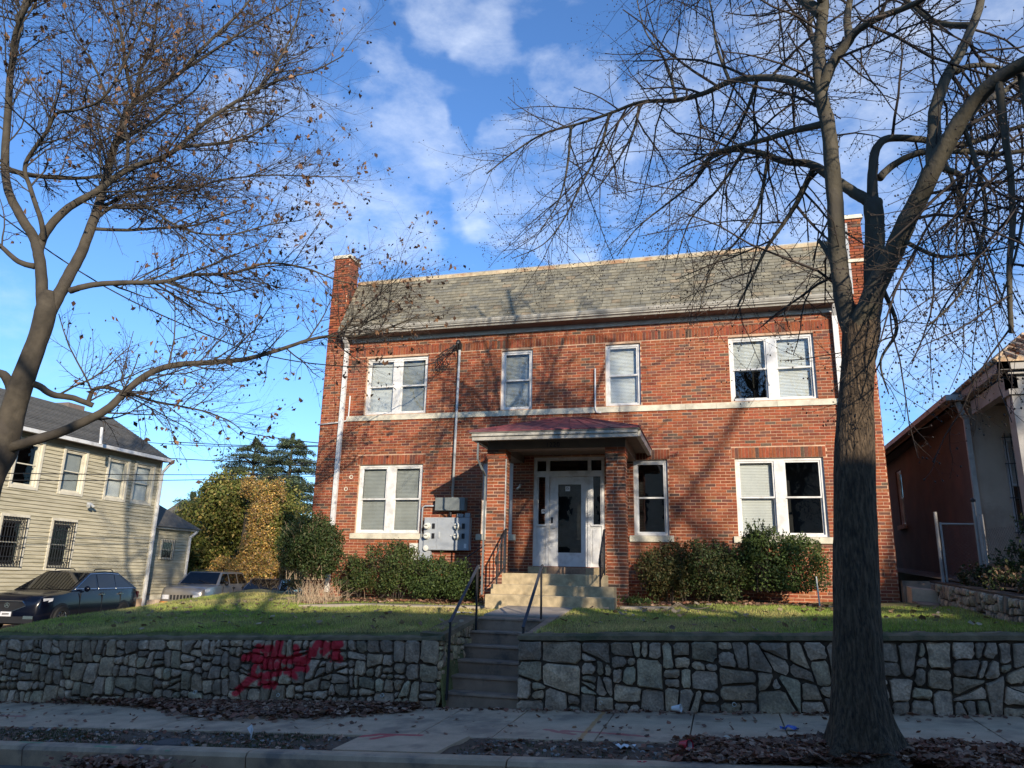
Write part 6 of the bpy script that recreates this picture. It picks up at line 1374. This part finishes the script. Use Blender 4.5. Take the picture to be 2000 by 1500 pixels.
leafy('far_bush', 'dark bush at ground level between the yellow wing and the silver car', 'bush', [bl(352, 1150, 30, 22, -2), bl(378, 1140, 25, 25, -2)], 4000, .07, G2, (at(352, 1150, GY - 2).x, GY - 2, -.5))
p = at(600, 1090, 20); t = thing('dark_upright', 'dark square upright beside the round shrub at the building corner', 'post', (p.x, 18.6, -.8)); p1 = at(600, 1160, 18.6); p2 = at(601, 1085, 18.6); MB().box(p1.x - .09, p1.x + .09, 18.5, 18.7, -1.2, p2.z).build('post', 'dark', t); MB().box(p1.x - .11, p1.x + .11, 18.48, 18.72, p2.z, p2.z + .04).build('post_cap', 'dark', t)  # plain dark upright box with a flat cap

# ------------------------------------------------------------------ pink stucco house on the right
XR, YR = 5.2, 17.4
rh = thing('stucco_house', 'pink stucco house with white porch eaves at the right edge', 'house', (8, 20, .1))
TRh = frameT((XR, 0, 0), (0, -1, 0), (-1, 0, 0))
wh = [(-24.6, -23.9, 1.75, 3.35), (-20.0, -19.3, 1.75, 3.35)]
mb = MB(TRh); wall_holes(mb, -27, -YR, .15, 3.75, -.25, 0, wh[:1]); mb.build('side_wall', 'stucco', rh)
w_ = sash_window(rh, TRh, *wh[0], False, [(0, None, 1)], 'white', -.06); MB(TRh).box(wh[0][0] - .08, wh[0][1] + .08, 0, .08, wh[0][2] - .12, wh[0][2]).build('sill', 'conc', w_)
MB(TRh).box(-27, -YR, -.25, .05, -.7, .15).build('foundation', 'conc2', rh)
TRf = frameT((0, YR, 0), (1, 0, 0), (0, -1, 0)); fwin = [(5.78, 6.5, 1.1, 3.1), (8.2, 9.2, .2, 2.4)]
mb = MB(TRf); wall_holes(mb, XR + .252, 13, .15, 3.75, -.25, 0, fwin); mb.box(XR, XR + .25, -.0, .012, .15, 3.75); mb.build('front_wall', 'stuccotan', rh)
w_ = sash_window(rh, TRf, *fwin[0], False, [(.5, 'blind', 1)], 'white', -.06); q = MB(TRf); [q.box(5.8 + .11 * i, 5.818 + .11 * i, .05, .065, 1.0, 3.15) for i in range(7)]; [q.box(5.74, 6.52, .065, .08, z_, z_ + .02) for z_ in (1.1, 1.8, 2.5, 3.05)]; q.build('window_grille', 'iron', w_)
MB(TRf).box(8.2, 9.2, -.15, -.1, .2, 2.4).build('door', 'dark', rh)
MB().box(XR + .3, 12.8, YR + .9, YR + .95, .15, 3.7).build('interior_wall', 'dark', rh)
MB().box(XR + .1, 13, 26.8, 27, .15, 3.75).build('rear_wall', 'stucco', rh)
# main roof and its gutter
ex = 4.85; ez = 3.98
MB().add([(ex, YR - .1, ez), (ex, 27.4, ez), (9.2, 25, 7.3), (9.2, 20.0, 7.3), (13.4, YR - .1, ez), (13.4, 27.4, ez)], [(0, 3, 2, 1), (0, 4, 3), (4, 5, 2, 3), (1, 2, 5)]).build('roof', 'shingle', rh)
MB().box(ex - .10, ex + .02, YR - .15, 27.4, ez - .13, ez - .01).build('gutter', 'gutter', rh); MB().box(ex + .02, XR + .02, YR - .1, 27.3, ez - .24, ez - .20).build('soffit', 'soffit', rh)
MB().box(ex + .02, ex + .06, YR - .1, 27.3, ez - .24, ez - .13).build('fascia', 'soffit', rh)
MB().box(ex - .10, XR + .05, YR - .27, YR - .15, ez - .13, ez - .01).build('gutter', 'gutter', rh)
ds('downspout', None, [(XR - .20, YR - .12, ez - .15), (XR - .12, YR - .10, ez - .42), (XR - .06, YR - .06, ez - .5), (XR - .06, YR - .06, .2)], .10, 'gutter', rh)
# porch
py0 = 14.9
MB().box(XR + .0, XR + .16, py0 + .1, YR - .28, 3.52, 3.86).build('porch_beam', 'oldwhite', rh); MB().box(XR + .0, 13, py0 + .1, py0 + .26, 3.52, 3.86).build('porch_beam', 'oldwhite', rh)
MB().box(XR - .15, XR + .02, py0 - .1, YR - .28, 3.86, 4.02).build('porch_eave', 'oldwhite', rh); MB().box(XR - .15, 13, py0 - .1, py0 + .05, 3.865, 4.02).build('porch_eave', 'oldwhite', rh); MB().box(XR, 13, py0, YR - .02, 3.80, 3.84).build('porch_ceiling', 'oldwhite', rh)
ta, tb_, tc_ = (XR - .2, py0 - .15, 4.03), (13, py0 - .15, 4.03), (13, YR + .3, 5.4)
r = random.Random(3)
proof = MB().add([ta, tb_, tc_, (XR + 1.4, YR + .3, 5.4), (XR - .2, YR - .1, 4.03), (XR - .2, py0 - .15, 4.0), (13, py0 - .15, 4.0)], [(0, 1, 2, 3), (0, 3, 4), (0, 5, 6, 1)]).build('porch_roof', 'tan_tile', rh)
for i in range(12):                                            # clay tile ribs on the visible hip face
    f = i / 12; a = Vector(ta).lerp(Vector((XR - .2, YR - .1, 4.03)), f + .04); b = Vector(ta).lerp(Vector((XR + 1.4, YR + .3, 5.4)), f + .04); MB().tube([a + Vector((0, 0, .02)), b + Vector((0, 0, .02))], .045, 6).build('roof_tile_rib', 'tan_tile', proof)
for i in range(30):
    x_ = XR - .1 + .26 * i; f = min(1, (x_ - XR + .2) / 1.6); MB().tube([(x_, py0 - .15, 4.05), (x_, py0 - .15 + (YR + .45 - py0) * f, 4.05 + 1.37 * f)], .045, 6).build('roof_tile_rib', 'tan_tile', proof)
leafm = litter_pts(260, lambda n: nr.uniform(XR - .2, XR + 1.2, n), lambda n, x: nr.uniform(py0, YR + .2, n), lambda x, y: 4.03 + .82 * max(0, min(x - XR + .2, (y - py0 + .15) * .6)), .02)
leaf_litter('roof_leaves', 'brown leaves lying on the tiled porch roof at the right edge', leafm, .05, LC)
MB().box(XR + .02, XR + .30, py0 + .05, py0 + .33, .5, 3.52).build('porch_column', 'oldwhite', rh); MB().box(XR - .03, XR + .35, py0, py0 + .38, 3.42, 3.52).build('column_capital', 'oldwhite', rh)
MB().box(XR - .1, 13, py0 - .1, YR, -.6, .48).build('porch_floor', 'conc2', rh); MB().box(6.62, 6.8, py0 + .1, YR - .01, .48, 3.5).build('added_shade_wall', 'stuccotan', rh); MB().box(6.8, 12.8, py0 + .3, py0 + .5, .48, 3.5).build('porch_front_wall', 'stuccotan', rh)  # unseen side wall added to keep the sun off the front wall
q = MB(); [q.bar((XR + .5 + .12 * i, py0 + .15, .5), (XR + .5 + .12 * i, py0 + .15, 1.35), .016) for i in range(20)]; q.bar((XR + .3, py0 + .15, 1.35), (XR + 3, py0 + .15, 1.35), .03); q.build('porch_railing', 'iron', rh)

# side retaining wall between the lots, raised ground behind it
TS = frameT((4.02, 0, 0), (0, -1, 0), (-1, 0, 0))
def ssc(mb): mb.hexa([(4.02, 10.98, -1.2), (4.36, 10.98, -1.2), (4.36, 17.2, -1.2), (4.02, 17.2, -1.2)], [(4.02, 10.98, -.16), (4.36, 10.98, -.16), (4.36, 17.2, .14), (4.02, 17.2, .14)])
sw = stone_wall('lot_wall', 'dark crumbling stone wall between the lawn and the stucco house', TS, [(-17.2, -.6), (-10.98, -.8), (-10.98, -.18), (-17.2, .12)], ssc, 61, .012, .06, warm=.02, cat='wall')
sheet('raised_ground', 4.3, 20, 10.98, 28, lambda x, y: -.13 + .048 * (y - 10.98), 'soil', 10, 10)
# chain-link fence with gate posts
cf = thing('chain_link_fence', 'rusty chain link fence and gate beside the stucco house', 'fence', (4.45, 16.5, .2))
posts = [(4.13, 16.5, 1.45), (4.20, 16.5, 1.25), (4.76, 16.3, 1.62), (4.84, 16.2, 1.38)]
for x_, y_, z_ in posts: MB().tube([(x_, y_, .05), (x_, y_, z_)], .032 if z_ > 1.3 else .022, 10).build('post', 'oldwhite', cf)
MB().lathe([(0, 0), (.05, .01), (.055, .05), (0, .09)], (4.76, 16.3, 1.62), (0, 0, 1), 10).build('post_cap', 'iron', cf)
MB().tube([(4.20, 16.5, 1.22), (4.78, 16.3, 1.20)], .018, 8).build('top_rail', 'oldwhite', cf)
q = MB()
for a0, a1, zb_, zt_ in (((4.20, 16.5), (4.78, 16.3), .15, 1.20), ((4.84, 16.2), (5.15, 14.9), .1, 1.1)):
    A_ = Vector((a0[0], a0[1], 0)); Bv = Vector((a1[0], a1[1], 0)); Ln_ = (Bv - A_).length; h_ = zt_ - zb_; st_ = .075; k = -h_
    while k < Ln_:
        for sg in (1, -1):
            s0_ = max(0, k); s1_ = min(Ln_, k + h_)
            if s1_ <= s0_: continue
            za = zb_ + (s0_ - k) if sg > 0 else zt_ - (s0_ - k); zb2 = zb_ + (s1_ - k) if sg > 0 else zt_ - (s1_ - k)
            p_ = A_ + (Bv - A_) * (s0_ / Ln_); q_ = A_ + (Bv - A_) * (s1_ / Ln_); q.tube([(p_.x, p_.y, za), (q_.x, q_.y, zb2)], .0026, 3, cap=False)
        k += st_
q.build('wire_mesh', 'oldwire', cf, kind='stuff')
shrub('shrub', 'large dark green bush behind the chain link fence at the right edge', 'shrub', [(5.3, 14.3, .72, .55, .6, .70), (5.6, 13.9, .35, .5, .6, .6), (4.85, 14.6, .30, .35, .45, .38), (5.9, 14.4, .7, .6, .6, .8)], 11000, .034, G2, zmin=.02, stems=8, seed=8)
shrub('ground_ivy', 'low tangle of ivy and dead leaves along the top of the lot wall', 'ivy', [(4.45, 15.4, .14, .3, .7, .16), (4.5, 14.0, .05, .35, .7, .16), (4.6, 12.8, .0, .4, .8, .2)], 3800, .035, G2 + [(.16, .10, .06), (.25, .17, .11)], zmin=-.1, stems=5, seed=9)
# areaway blocks at the right corner of the brick building
ab = thing('concrete_areaway', 'broken concrete steps and slab beside the right corner of the brick building', 'concrete steps', (3.75, 16.6, -.4))
MB().box(3.46, 3.95, 16.75, 17.5, -.5, .12).build('slab', 'conc2', ab); MB().hexa([(3.50, 16.3, -.6), (4.0, 16.35, -.6), (4.0, 16.74, -.6), (3.50, 16.74, -.6)], [(3.52, 16.32, -.02), (3.97, 16.37, -.06), (3.97, 16.74, -.02), (3.52, 16.74, .02)]).build('block', 'conc', ab); MB().hexa([(3.5, 16.0, -.6), (4.0, 15.95, -.6), (4.0, 16.29, -.6), (3.5, 16.29, -.6)], [(3.55, 16.02, -.30), (3.9, 16.0, -.34), (3.95, 16.29, -.28), (3.5, 16.29, -.25)]).build('block', 'conc2', ab)

# ------------------------------------------------------------------ wires
def wire(label, a, b, sag, rad=.012, n=16, grp=None):
    a, b = Vector(a), Vector(b); pts = [a.lerp(b, i / n) - Vector((0, 0, sag * 4 * (i / n) * (1 - i / n))) for i in range(n + 1)]
    o = MB().tube(pts, rad, 5, cap=False).build('utility_wire', 'wire', smooth=True); tag(o, label, 'wire', grp)
wpole = at(-260, 250, 6.5)
mid = at(590, 708, 11.5); 
P = poly([at(-200, 250, 7.0), at(0, 420, 8.2), at(205, 560, 9.4), at(400, 652, 10.8), at(520, 694, 12.0), at(640, 713, 13.4), at(760, 717, 14.8), at(850, 708, 15.9), (-6.20, D - .30, 5.60)], 4)
tag(MB().tube(P, .011, 6, cap=False).build('service_cable', 'wire', smooth=True), 'thick black service cable sagging to the conduit on the brick wall', 'cable')
wire('upper of the two wires crossing in front of the yellow house', at(-150, 922, 14), at(625, 926, 30), .05, .014, grp=None)
wire('lower of the two wires crossing in front of the yellow house', at(-150, 936, 14), at(625, 930, 30), .10, .014)
wire('wire slanting down behind the cedar tops', at(330, 862, 45), at(660, 872, 38), .12, .03)
wire('topmost thin wire ending at the brick wall', at(480, 845, 45), at(660, 868, 38), .1, .03)
wire('thin wire passing just above the house wing', at(300, 893, 45), at(660, 905, 38), .1, .03)
wire('short wire across the cable near the yellow roof', at(180, 852, 45), at(660, 868, 40), .4, .025)
print('pillar bricks', ncol, 'objects', len(bpy.data.objects))
